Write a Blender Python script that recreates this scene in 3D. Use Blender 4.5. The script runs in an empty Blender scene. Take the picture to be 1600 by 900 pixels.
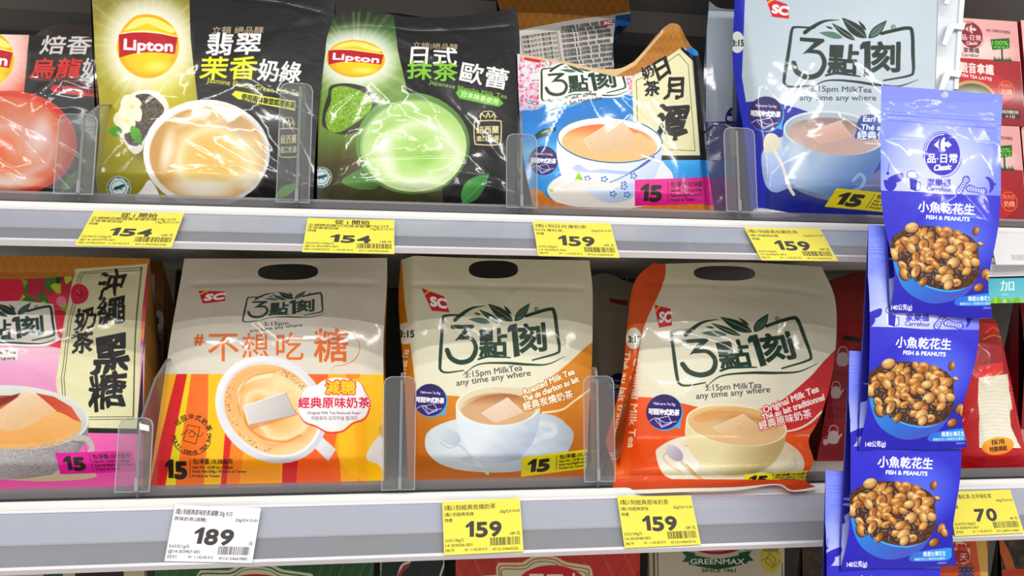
import bpy, bmesh, math, random
import numpy as np
from math import sin, cos, tan, atan2, pi, radians, hypot
from mathutils import Vector

SC = bpy.context.scene
COL = SC.collection

# ------------------------------------------------------------------ camera
F_PX = 1050.0
YAW, PITCH = radians(7.0), radians(6.25)
CAM = np.array([0.0, -0.57, 1.30])
cd = bpy.data.cameras.new('camera')
cd.sensor_width = 36.0
cd.lens = F_PX / 1600.0 * 36.0
cd.clip_start = 0.01
cam = bpy.data.objects.new('camera', cd)
cam.location = CAM
cam.rotation_euler = (pi / 2 + PITCH, 0.0, -YAW)
COL.objects.link(cam)
SC.camera = cam

# ------------------------------------------------------------------ world, lamps, exposure
world = bpy.data.worlds.new('store_ambient')
SC.world = world
world.use_nodes = True
wb = world.node_tree.nodes['Background']
wb.inputs[0].default_value = (1.0, 0.985, 0.96, 1)
wb.inputs[1].default_value = 0.40
SC.view_settings.view_transform = 'Standard'
SC.view_settings.look = 'None'
SC.view_settings.gamma = 1.0
SC.view_settings.exposure = 0.0


def tube_lamp(name, x, y, z, lx, ly, power):
    l = bpy.data.lights.new(name, 'AREA')
    l.shape = 'RECTANGLE'
    l.size, l.size_y = lx, ly
    l.energy = power
    l.color = (1.0, 0.985, 0.96)
    o = bpy.data.objects.new(name, l)
    o.location = (x, y, z)
    COL.objects.link(o)
    return o


# fluorescent tubes of the aisle ceiling (they point straight down)
for ty, tz, pw in ((-1.55, 2.75, 21), (-2.5, 2.75, 21)):
    for tx in (-1.9, -.35, 1.2, 2.75):
        tube_lamp('ceiling_tube', tx, ty, tz, 1.35, .05, pw)

# ------------------------------------------------------------------ pixel <-> world measuring
FW = np.array([sin(YAW) * cos(PITCH), cos(YAW) * cos(PITCH), sin(PITCH)])
RT = np.array([cos(YAW), -sin(YAW), 0.0])
UP = np.cross(RT, FW)


def ray(px, py):
    return FW + RT * ((px - 800.0) / F_PX) + UP * ((450.0 - py) / F_PX)


def at(px, py, Y):
    """point seen at photo pixel (px,py) on the vertical plane y = Y"""
    d = ray(px, py)
    return CAM + d * ((Y - CAM[1]) / d[1])


def at_plane(px, py, P0, n):
    d = ray(px, py)
    return CAM + d * (np.dot(P0 - CAM, n) / np.dot(d, n))


def proj(P):
    v = P - CAM
    z = v @ FW
    return 800.0 + F_PX * (v @ RT) / z, 450.0 - F_PX * (v @ UP) / z


# ------------------------------------------------------------------ print shop: a small vector painter
def C(h):
    if isinstance(h, str):
        h = h.lstrip('#')
        return np.array([int(h[i:i + 2], 16) for i in (0, 2, 4)], dtype=np.float32) / 255.0
    return np.array(h, dtype=np.float32)


def vnoise(w, h, cell, seed, octv=3):
    """value noise field (h,w) in 0..1"""
    rng = np.random.RandomState(seed)
    out = np.zeros((h, w), np.float32)
    amp, tot = 1.0, 0.0
    for o in range(octv):
        c = max(cell / 2 ** o, 1.0)
        gw, gh = int(w / c) + 3, int(h / c) + 3
        g = rng.rand(gh, gw).astype(np.float32)
        x = np.arange(w) / c
        y = np.arange(h) / c
        xi, yi = x.astype(int), y.astype(int)
        fx, fy = x - xi, y - yi
        fx = fx * fx * (3 - 2 * fx)
        fy = (fy * fy * (3 - 2 * fy))[:, None]
        a = g[yi][:, xi] * (1 - fx) + g[yi][:, xi + 1] * fx
        b = g[yi + 1][:, xi] * (1 - fx) + g[yi + 1][:, xi + 1] * fx
        out += amp * (a * (1 - fy) + b * fy)
        tot += amp
        amp *= 0.5
    return out / tot


_glyphs = {}
_tc = bpy.data.curves.new('print_text', 'FONT')
_to = bpy.data.objects.new('print_text', _tc)


def glyph_outline(s):
    """contours of a line of text set at size 1 (x to the right, y up), with its width"""
    if s in _glyphs:
        return _glyphs[s]
    _tc.body = s
    _to.update_tag()
    if _to.name not in COL.objects:
        COL.objects.link(_to)
    dg = bpy.context.evaluated_depsgraph_get()
    cu = _to.to_curve(dg)
    res = []
    for sp in cu.splines:
        bp = sp.bezier_points
        n = len(bp)
        arr = np.array([(p.co.x, p.co.y, p.handle_left.x, p.handle_left.y, p.handle_right.x, p.handle_right.y) for p in bp])
        nx = np.roll(arr, -1, axis=0)
        out = []
        for i in range(n):
            p0, h0, h1, p1 = arr[i, :2], arr[i, 4:6], nx[i, 2:4], nx[i, :2]
            chord = np.abs(p1 - p0).sum()
            dev = np.abs(h0 - (p0 * 2 + p1) / 3).sum() + np.abs(h1 - (p0 + p1 * 2) / 3).sum()
            k = 1 if dev < 0.002 else 5
            t = np.arange(k)[:, None] / k
            out.append((1 - t) ** 3 * p0 + 3 * (1 - t) ** 2 * t * h0 + 3 * (1 - t) * t * t * h1 + t ** 3 * p1)
        res.append(np.concatenate(out))
    _to.to_curve_clear()
    w = max((c[:, 0].max() for c in res), default=0.3)
    x0 = min((c[:, 0].min() for c in res), default=0.0)
    _glyphs[s] = (res, x0, w)
    return _glyphs[s]


def bez(*pts, n=10):
    """smooth (catmull-rom) open curve through points"""
    P = np.array(pts, float)
    if len(P) < 3:
        return P
    Q = np.vstack([2 * P[0] - P[1], P, 2 * P[-1] - P[-2]])
    out = []
    for i in range(1, len(Q) - 2):
        t = np.arange(n)[:, None] / n
        a, b, c, d = Q[i - 1], Q[i], Q[i + 1], Q[i + 2]
        out.append(0.5 * ((2 * b) + (-a + c) * t + (2 * a - 5 * b + 4 * c - d) * t * t + (-a + 3 * b - 3 * c + d) * t ** 3))
    out.append(P[-1:])
    return np.concatenate(out)


def loop(*pts, n=8):
    P = np.array(pts, float)
    Q = np.vstack([P[-1], P, P[0], P[1]])
    out = []
    for i in range(1, len(Q) - 2):
        t = np.arange(n)[:, None] / n
        a, b, c, d = Q[i - 1], Q[i], Q[i + 1], Q[i + 2]
        out.append(0.5 * ((2 * b) + (-a + c) * t + (2 * a - 5 * b + 4 * c - d) * t * t + (-a + 3 * b - 3 * c + d) * t ** 3))
    return np.concatenate(out)


def oval(cx, cy, rx, ry, rot=0, a0=0, a1=360, n=40):
    t = np.radians(np.linspace(a0, a1, n, endpoint=(a1 - a0) != 360))
    x, y = rx * np.cos(t), ry * np.sin(t)
    r = radians(rot)
    return np.stack([cx + x * cos(r) - y * sin(r), cy + x * sin(r) + y * cos(r)], 1)


def leaf(x0, y0, x1, y1, w, bend=0.0):
    """leaf outline from stem to tip"""
    dx, dy = x1 - x0, y1 - y0
    L = hypot(dx, dy)
    nx, ny = -dy / L, dx / L
    t = np.linspace(0, 1, 12)
    m = w * np.sin(pi * t ** 0.8)
    c = bend * np.sin(pi * t)
    up = np.stack([x0 + dx * t + nx * (m + c), y0 + dy * t + ny * (m + c)], 1)
    dn = np.stack([x0 + dx * t + nx * (-m + c), y0 + dy * t + ny * (-m + c)], 1)
    return np.concatenate([up, dn[::-1]])


class Painter:
    """paints flat print in the units of the measured artwork; y runs down"""

    def __init__(self, x0, y0, x1, y1, s=2.0, bg='#ffffff'):
        self.x0, self.y0, self.s = x0, y0, s
        self.w, self.h = int((x1 - x0) * s), int((y1 - y0) * s)
        self.im = np.empty((self.h, self.w, 3), np.float32)
        self.im[:] = C(bg)
        self.stack = [np.array([[1, 0, 0], [0, 1, 0]], float)]

    # --- transforms
    def push(self, x, y, sx=1.0, sy=None, rot=0.0, shear=0.0):
        sy = sx if sy is None else sy
        r = radians(rot)
        A = np.array([[cos(r), -sin(r)], [sin(r), cos(r)]]) @ np.array([[1, -shear], [0, 1]]) @ np.diag([sx, sy])
        M = self.stack[-1]
        L = M[:, :2] @ A
        self.stack.append(np.column_stack([L, M[:, :2] @ np.array([x, y]) + M[:, 2]]))

    def pushq(self, o, ux, uy):
        """local frame: origin o, x axis vector ux, y axis vector uy (photo units per local unit)"""
        M = self.stack[-1]
        A = np.array([[ux[0], uy[0]], [ux[1], uy[1]]], float)
        self.stack.append(np.column_stack([M[:, :2] @ A, M[:, :2] @ np.array(o, float) + M[:, 2]]))

    def pop(self):
        self.stack.pop()

    def T(self, P):
        M = self.stack[-1]
        q = np.asarray(P, float) @ M[:, :2].T + M[:, 2]
        return (q - (self.x0, self.y0)) * self.s

    def scale(self):
        M = self.stack[-1][:, :2]
        return math.sqrt(abs(np.linalg.det(M)))

    # --- rasteriser (non-zero winding, exact in x, 4 lines per row)
    def cover(self, cs):
        E = []
        for c in cs:
            n = np.roll(c, -1, axis=0)
            E.append(np.column_stack([c, n]))
        E = np.concatenate(E)
        bx0, bx1 = max(int(min(E[:, 0].min(), E[:, 2].min())) - 1, 0), min(int(max(E[:, 0].max(), E[:, 2].max())) + 3, self.w)
        by0, by1 = max(int(min(E[:, 1].min(), E[:, 3].min())) - 1, 0), min(int(max(E[:, 1].max(), E[:, 3].max())) + 2, self.h)
        if bx1 <= bx0 or by1 <= by0:
            return None
        SS = 4
        W, H = bx1 - bx0, by1 - by0
        ya, yb = (E[:, 1] - by0) * SS, (E[:, 3] - by0) * SS
        d = np.where(yb > ya, 1, -1)
        ylo, yhi = np.minimum(ya, yb), np.maximum(ya, yb)
        k0 = np.ceil(np.clip(ylo, 0, H * SS) - .5).astype(int)
        k1 = np.ceil(np.clip(yhi, 0, H * SS) - .5).astype(int)
        cnt = np.maximum(k1 - k0, 0)
        if cnt.sum() == 0:
            return None
        idx = np.repeat(np.arange(len(E)), cnt)
        off = np.arange(cnt.sum()) - np.repeat(np.cumsum(cnt) - cnt, cnt)
        k = k0[idx] + off
        dy = yb[idx] - ya[idx]
        t = (k + .5 - ya[idx]) / dy
        x = E[idx, 0] + (E[idx, 2] - E[idx, 0]) * t - bx0
        o = np.lexsort((x, k))
        k, x, dd = k[o], np.clip(x[o], 0, W - 1.001), d[idx][o]
        wnd = np.cumsum(dd)
        m = (wnd[:-1] != 0) & (k[:-1] == k[1:])
        a, b, r = x[:-1][m], x[1:][m], k[:-1][m] // SS
        acc = np.zeros(H * (W + 2))
        for v, sg in ((a, 1.0), (b, -1.0)):
            i = v.astype(int)
            f = v - i
            base = r * (W + 2) + i
            acc += np.bincount(base, sg * (1 - f), len(acc)) + np.bincount(base + 1, sg * f, len(acc))
        cov = np.cumsum(acc.reshape(H, W + 2), axis=1)[:, :W] / SS
        return np.clip(cov, 0, 1).astype(np.float32), by0, bx0

    def blend(self, cv, col, a=1.0):
        if cv is None:
            return
        m, y, x = cv
        h, w = m.shape
        reg = self.im[y:y + h, x:x + w]
        if callable(col):
            X, Y = self.coords(y, x, h, w)
            c = col(X, Y)
            if isinstance(c, tuple):
                c, aa = c
                m = m * aa
        else:
            c = C(col)
        mm = (m * a)[..., None]
        reg *= (1 - mm)
        reg += mm * c

    def coords(self, y, x, h, w):
        X = (np.arange(x, x + w) + .5) / self.s + self.x0
        Y = (np.arange(y, y + h) + .5) / self.s + self.y0
        M = self.stack[-1]
        I = np.linalg.inv(M[:, :2])
        Xg, Yg = np.meshgrid(X - M[0, 2], Y - M[1, 2])
        return (I[0, 0] * Xg + I[0, 1] * Yg).astype(np.float32), (I[1, 0] * Xg + I[1, 1] * Yg).astype(np.float32)

    def fill(self, col, *cs, a=1.0):
        self.blend(self.cover([self.T(c) for c in cs]), col, a)

    def stroke(self, col, w, *cs, closed=False, a=1.0, taper=None):
        """w in local units; taper=(w0,w1) widths at the ends"""
        self.blend(self.cover(self._stroke([self.T(c) for c in cs], w * self.scale() * self.s, closed, taper)), col, a)

    def _stroke(self, cs, w, closed, taper=None):
        out = []
        for c in cs:
            if closed:
                c = np.concatenate([c, c[:1]])
            n = len(c)
            r = np.full(n, w / 2)
            if taper:
                t = np.linspace(0, 1, n)
                r = w / 2 * np.interp(t, [0, .5, 1], [taper[0], 1, taper[1]])
            p, q = c[:-1], c[1:]
            d = q - p
            L = np.maximum(np.hypot(d[:, 0], d[:, 1]), 1e-6)
            nx = np.stack([-d[:, 1] / L, d[:, 0] / L], 1)
            ra, rb = r[:-1, None], r[1:, None]
            quads = np.stack([p + nx * ra, p - nx * ra, q - nx * rb, q + nx * rb], 1)
            out.extend(list(quads))
            if w > 1.2:
                m = 6 if w < 6 else 10
                ang = -np.linspace(0, 2 * pi, m, endpoint=False)
                ring = np.stack([np.cos(ang), np.sin(ang)], 1)
                # same orientation as the quads
                ring = ring[::-1]
                out.extend(list(c[:, None, :] + ring[None] * r[:, None, None]))
        # force one orientation
        res = []
        for q in out:
            x, y = q[:, 0], q[:, 1]
            A = np.dot(x, np.roll(y, -1)) - np.dot(y, np.roll(x, -1))
            res.append(q if A > 0 else q[::-1])
        return res

    def soft(self, col, cx, cy, rx, ry, a=1.0, rot=0, p=1.5):
        """soft-edged printed glow"""
        bb = oval(cx, cy, rx, ry, rot)
        cv = self.cover([self.T(bb)])
        r = radians(rot)

        def f(X, Y):
            x, y = (X - cx) * cos(r) + (Y - cy) * sin(r), -(X - cx) * sin(r) + (Y - cy) * cos(r)
            d = np.clip(1 - (x / rx) ** 2 - (y / ry) ** 2, 0, 1) ** p
            return C(col), d
        self.blend(cv, f, a)

    def text(self, s, x, y, size, col, rot=0, shear=0, bold=0, wid=1.0, fit=None, outline=None, anchor=0, a=1.0, warp=None):
        """baseline-left at x,y; size = em in local units; fit = total width; outline=(colour,width)"""
        g, gx0, gw = glyph_outline(s)
        if not g:
            return
        sx = size * wid
        if fit:
            sx = fit / (gw - gx0)
        ox = -gx0 - anchor * (gw - gx0)
        self.push(x, y, 1, 1, rot, 0)
        cs = []
        for c in g:
            q = np.stack([(c[:, 0] + ox) * sx + c[:, 1] * size * shear, -c[:, 1] * size], 1)
            if warp is not None:
                q = warp(q)
            cs.append(self.T(q))
        # outlines come with holes in reverse order; y flips both, so winding still works
        sc = self.scale() * self.s
        if outline:
            ow = (outline[1] * 2 + bold) * sc
            m = self.cover(self._stroke(cs, ow, True))
            self.blend(m, outline[0], a)
        cv = self.cover(cs)
        if cv is not None:
            if bold:
                self.blend(self.cover(self._stroke(cs, bold * sc, True)), col, a)
            self.blend(cv, col, a)
        self.pop()


def digits(P, s, x, y, h, w, col, bold=0.0, shear=0.0, gap=.06, anchor=0):
    """heavy numerals of cap height h, each w wide, baseline left x,y"""
    wd = [w * (.66 if c == '1' else 1.0) for c in s]
    tot = sum(wd) + gap * w * (len(s) - 1)
    P.push(x, y, 1, 1, 0, 0)
    cx = -anchor * tot
    for c, ww in zip(s, wd):
        if c == '1':
            t = w * .27 + bold * .6
            q = poly((ww - t, 0), (ww, 0), (ww, -h), (ww - t * .72, -h), (ww - t * 1.3, -h * .86), (0, -h * .74), (0, -h * .56), (ww - t, -h * .66))
            q[:, 0] += -q[:, 1] * shear + cx
            P.fill(col, q)
        else:
            P.text(c, cx + bold * .5, 0, (h - bold) / .70, col, fit=ww - bold, bold=bold, shear=shear)
        cx += ww + gap * w
    P.pop()


def lin(c0, c1, x0, y0, x1, y1):
    """linear gradient paint"""
    a, b = C(c0), C(c1)
    L2 = (x1 - x0) ** 2 + (y1 - y0) ** 2

    def f(X, Y):
        t = np.clip(((X - x0) * (x1 - x0) + (Y - y0) * (y1 - y0)) / L2, 0, 1)[..., None]
        return a * (1 - t) + b * t
    return f


def ramp(stops, x0, y0, x1, y1):
    ts = [s[0] for s in stops]
    cs = np.array([C(s[1]) for s in stops])
    L2 = (x1 - x0) ** 2 + (y1 - y0) ** 2

    def f(X, Y):
        t = np.clip(((X - x0) * (x1 - x0) + (Y - y0) * (y1 - y0)) / L2, 0, 1)
        return np.stack([np.interp(t, ts, cs[:, k]) for k in range(3)], -1)
    return f


def rad(stops, cx, cy, rx, ry):
    ts = [s[0] for s in stops]
    cs = np.array([C(s[1]) for s in stops])

    def f(X, Y):
        t = np.sqrt(((X - cx) / rx) ** 2 + ((Y - cy) / ry) ** 2)
        return np.stack([np.interp(t, ts, cs[:, k]) for k in range(3)], -1)
    return f


def swirl(stops, cx, cy, rx, ry, seed=1, turns=1.2, amp=.35):
    """liquid swirl print: radial ramp bent by angle and noise"""
    ts = [s[0] for s in stops]
    cs = np.array([C(s[1]) for s in stops])

    def f(X, Y):
        x, y = (X - cx) / rx, (Y - cy) / ry
        r = np.sqrt(x * x + y * y)
        th = np.arctan2(y, x)
        h, w = X.shape
        nz = vnoise(w, h, max(w, h) / 3, seed, 2)
        t = (r * 0.9 + amp * np.sin(th * 1 + r * 6 * turns + nz * 3) * (1 - r * .6) + (nz - .5) * .25)
        t = np.clip(t, 0, 1)
        return np.stack([np.interp(t, ts, cs[:, k]) for k in range(3)], -1)
    return f


def grainy(c0, c1, cell=3, seed=0, octv=2, gain=1.6):
    a, b = C(c0), C(c1)

    def f(X, Y):
        h, w = X.shape
        t = np.clip((vnoise(w, h, cell, seed, octv) - .5) * gain + .5, 0, 1)[..., None]
        return a * (1 - t) + b * t
    return f


def rect(x0, y0, x1, y1):
    return np.array([(x0, y0), (x1, y0), (x1, y1), (x0, y1)], float)


def poly(*p):
    return np.array(p, float)


# ------------------------------------------------------------------ materials
def mat(name, col, rough=.5, metal=0.0, coat=0.0, spec=.5, bump=None, alpha=None):
    m = bpy.data.materials.new(name)
    m.use_nodes = True
    nt = m.node_tree
    b = nt.nodes['Principled BSDF']
    c = C(col)
    c = np.where(c <= .04045, c / 12.92, ((c + .055) / 1.055) ** 2.4)
    b.inputs['Base Color'].default_value = (*[float(v) for v in c], 1)
    b.inputs['Roughness'].default_value = rough
    b.inputs['Metallic'].default_value = metal
    b.inputs['Coat Weight'].default_value = coat
    b.inputs['Coat Roughness'].default_value = .08
    b.inputs['Specular IOR Level'].default_value = spec
    if bump:
        tc = nt.nodes.new('ShaderNodeTexCoord')
        nz = nt.nodes.new('ShaderNodeTexNoise')
        nz.inputs['Scale'].default_value = bump[0]
        nz.inputs['Detail'].default_value = 3
        bp = nt.nodes.new('ShaderNodeBump')
        bp.inputs['Strength'].default_value = bump[1]
        bp.inputs['Distance'].default_value = bump[2]
        nt.links.new(tc.outputs['Object'], nz.inputs['Vector'])
        nt.links.new(nz.outputs['Fac'], bp.inputs['Height'])
        nt.links.new(bp.outputs['Normal'], b.inputs['Normal'])
    return m


def clear_plastic(name, tint='#e8eaec', haze=.12, gloss=.10, rough=.06):
    """thin clear sheet: mostly see-through, some haze and gloss"""
    m = bpy.data.materials.new(name)
    m.use_nodes = True
    nt = m.node_tree
    nt.nodes.clear()
    out = nt.nodes.new('ShaderNodeOutputMaterial')
    tr = nt.nodes.new('ShaderNodeBsdfTransparent')
    tr.inputs[0].default_value = (*[float(v) ** 2.2 for v in C(tint)], 1)
    df = nt.nodes.new('ShaderNodeBsdfDiffuse')
    df.inputs[0].default_value = (.75, .76, .78, 1)
    gl = nt.nodes.new('ShaderNodeBsdfGlossy')
    gl.inputs['Roughness'].default_value = rough
    m1 = nt.nodes.new('ShaderNodeMixShader')
    m1.inputs[0].default_value = haze
    lw = nt.nodes.new('ShaderNodeLayerWeight')
    lw.inputs['Blend'].default_value = .5
    pw = nt.nodes.new('ShaderNodeMath')
    pw.operation = 'POWER'
    pw.inputs[1].default_value = 4.0
    ad = nt.nodes.new('ShaderNodeMath')
    ad.operation = 'MULTIPLY_ADD'
    ad.inputs[1].default_value = .5
    ad.inputs[2].default_value = gloss * .7
    nt.links.new(lw.outputs['Facing'], pw.inputs[0])
    m2 = nt.nodes.new('ShaderNodeMixShader')
    nt.links.new(tr.outputs[0], m1.inputs[1])
    nt.links.new(df.outputs[0], m1.inputs[2])
    nt.links.new(pw.outputs[0], ad.inputs[0])
    nt.links.new(ad.outputs[0], m2.inputs[0])
    nt.links.new(m1.outputs[0], m2.inputs[1])
    nt.links.new(gl.outputs[0], m2.inputs[2])
    nt.links.new(m2.outputs[0], out.inputs[0])
    return m


def print_mat(name, im, rough=.34, coat=.35, bump=.25, scale=90):
    """film or paper with flat print computed above; fine crinkle relief from noise"""
    h, w, _ = im.shape
    img = bpy.data.images.new(name, w, h, alpha=False)
    px = np.ones((h, w, 4), np.float32)
    g_ = im.mean(-1, keepdims=True)           # ink gain of the press
    px[..., :3] = np.clip(g_ + (im - g_) * 1.14, 0, 1)[::-1] ** 1.1
    img.pixels.foreach_set(px.ravel())
    img.update()
    img.pack()
    m = mat(name, '#ffffff', rough + .14, 0, coat, .3)
    m.node_tree.nodes['Principled BSDF'].inputs['Coat Roughness'].default_value = .07
    nt = m.node_tree
    b = nt.nodes['Principled BSDF']
    t = nt.nodes.new('ShaderNodeTexImage')
    t.image = img
    t.extension = 'EXTEND'
    uv = nt.nodes.new('ShaderNodeUVMap')
    uv.uv_map = 'print'
    nt.links.new(uv.outputs[0], t.inputs[0])
    nt.links.new(t.outputs['Color'], b.inputs['Base Color'])
    if bump:
        tc = nt.nodes.new('ShaderNodeTexCoord')
        nz = nt.nodes.new('ShaderNodeTexNoise')
        nz.inputs['Scale'].default_value = scale
        nz.inputs['Detail'].default_value = 3
        nz.inputs['Distortion'].default_value = .6
        bp = nt.nodes.new('ShaderNodeBump')
        bp.inputs['Strength'].default_value = bump
        bp.inputs['Distance'].default_value = .002
        nt.links.new(tc.outputs['Object'], nz.inputs['Vector'])
        nt.links.new(nz.outputs['Fac'], bp.inputs['Height'])
        nt.links.new(bp.outputs['Normal'], b.inputs['Normal'])
        b2 = nt.nodes.new('ShaderNodeBump')
        b2.inputs['Strength'].default_value = bump * .16
        b2.inputs['Distance'].default_value = .002
        nt.links.new(nz.outputs['Fac'], b2.inputs['Height'])
        nt.links.new(b2.outputs['Normal'], b.inputs['Coat Normal'])
    return m


# ------------------------------------------------------------------ object helpers
def empty(name, loc, label, cat, group=None):
    o = bpy.data.objects.new(name, None)
    o.location = loc
    o.empty_display_size = .02
    COL.objects.link(o)
    o['label'] = label
    o['category'] = cat
    if group:
        o['group'] = group
    return o


def mesh_obj(name, V, F, m, parent=None, smooth=False, uv=None, label=None, kind=None):
    """one mesh object; V world coordinates"""
    V = np.asarray(V, float)
    if parent is not None:
        org = np.array(parent.matrix_world.translation) if parent.parent else np.array(parent.location)
        V = V - org
    else:
        org = None
    me = bpy.data.meshes.new(name)
    me.from_pydata([tuple(v) for v in V], [], [tuple(int(i) for i in f) for f in F])
    if uv is not None:
        ul = me.uv_layers.new(name='print')
        li = np.empty(len(me.loops), np.int32)
        me.loops.foreach_get('vertex_index', li)
        ul.data.foreach_set('uv', np.asarray(uv, np.float32)[li].ravel())
    if smooth:
        me.polygons.foreach_set('use_smooth', [True] * len(me.polygons))
    me.materials.append(m)
    me.update()
    if uv is None and len(F) < 3000:          # closed solids: make every face look outwards
        bm = bmesh.new()
        bm.from_mesh(me)
        bmesh.ops.recalc_face_normals(bm, faces=bm.faces)
        bm.to_mesh(me)
        bm.free()
    o = bpy.data.objects.new(name, me)
    COL.objects.link(o)
    if parent is not None:
        o.parent = parent
    if label:
        o['label'] = label
    if kind:
        o['kind'] = kind
    return o


def box_vf(x0, y0, z0, x1, y1, z1):
    V = [(x0, y0, z0), (x1, y0, z0), (x1, y1, z0), (x0, y1, z0), (x0, y0, z1), (x1, y0, z1), (x1, y1, z1), (x0, y1, z1)]
    F = [(0, 3, 2, 1), (4, 5, 6, 7), (0, 1, 5, 4), (1, 2, 6, 5), (2, 3, 7, 6), (3, 0, 4, 7)]
    return V, F


def add_bevel(o, w, seg=2):
    b = o.modifiers.new('bevel', 'BEVEL')
    b.width = w
    b.segments = seg
    b.limit_method = 'ANGLE'
    return o


def extrude_profile(prof, x0, x1):
    """closed (y,z) profile swept along x"""
    n = len(prof)
    V = [(x0, y, z) for y, z in prof] + [(x1, y, z) for y, z in prof]
    F = [(i, (i + 1) % n, n + (i + 1) % n, n + i) for i in range(n)]
    F += [tuple(range(n))[::-1], tuple(range(n, 2 * n))]
    return V, F


class Plane:
    """a thing's own flat frame: origin P0, ex along it, ey up it, n towards the aisle"""

    def __init__(s, P0, yaw=0.0, lean=0.0):
        s.P0 = np.array(P0, float)
        y, l = radians(yaw), radians(lean)
        s.ex = np.array([cos(y), sin(y), 0])
        s.ey = np.array([-sin(y) * sin(l), cos(y) * sin(l), cos(l)])
        s.n = np.cross(s.ex, s.ey)          # points to -y (towards the aisle)

    def ab(s, px, py):
        P = at_plane(px, py, s.P0, s.n) - s.P0
        return np.array([P @ s.ex, P @ s.ey])

    def P(s, a, b, h=0.0):
        a, b = np.asarray(a, float)[..., None], np.asarray(b, float)[..., None]
        return s.P0 + a * s.ex + b * s.ey + np.asarray(h, float)[..., None] * s.n


def resample(P, n, smooth=True):
    P = np.asarray(P, float)
    if smooth and len(P) > 2:
        P = bez(*P, n=8)
    d = np.r_[0, np.cumsum(np.hypot(*np.diff(P, axis=0).T))]
    t = np.linspace(0, d[-1], n)
    return np.stack([np.interp(t, d, P[:, 0]), np.interp(t, d, P[:, 1])], 1)


def creases(A, B, seed, n, amp, size, where=None, sharp=1.0):
    """sum of sharp folds across the sheet (heights)"""
    rng = np.random.RandomState(seed)
    h = np.zeros_like(A)
    a0, a1, b0, b1 = A.min(), A.max(), B.min(), B.max()
    W, H = a1 - a0, b1 - b0
    for i in range(n):
        if where is not None:
            u, v = where(rng)
        else:
            u, v = rng.rand(2)
        cx, cy = a0 + u * W, b0 + v * H
        # folds run roughly towards the nearest corner
        ang = atan2(cy - (b0 + H * (v > .5)), cx - (a0 + W * (u > .5))) + rng.normal(0, .45)
        L = size * W * (.5 + rng.rand())
        w = L * (.10 + .16 * rng.rand()) * sharp
        x = (A - cx) * cos(ang) + (B - cy) * sin(ang)
        y = -(A - cx) * sin(ang) + (B - cy) * cos(ang)
        prof = np.exp(-np.abs(y) / w) * np.exp(-(x / L) ** 2)
        h += amp * rng.choice([-1, 1, 1]) * (.4 + .6 * rng.rand()) * prof
    return h


def pillow(p=3.0, q=4.0, top=.55):
    def f(u, v):
        # v = 0 bottom, 1 top; fuller low down, pinched to the seal at the top
        return (1 - np.abs(2 * u - 1) ** p) * (1 - np.clip((v - top) / (1 - top), 0, 1) ** 1.6) * np.clip(v / .12, .15, 1)
    return f


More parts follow.
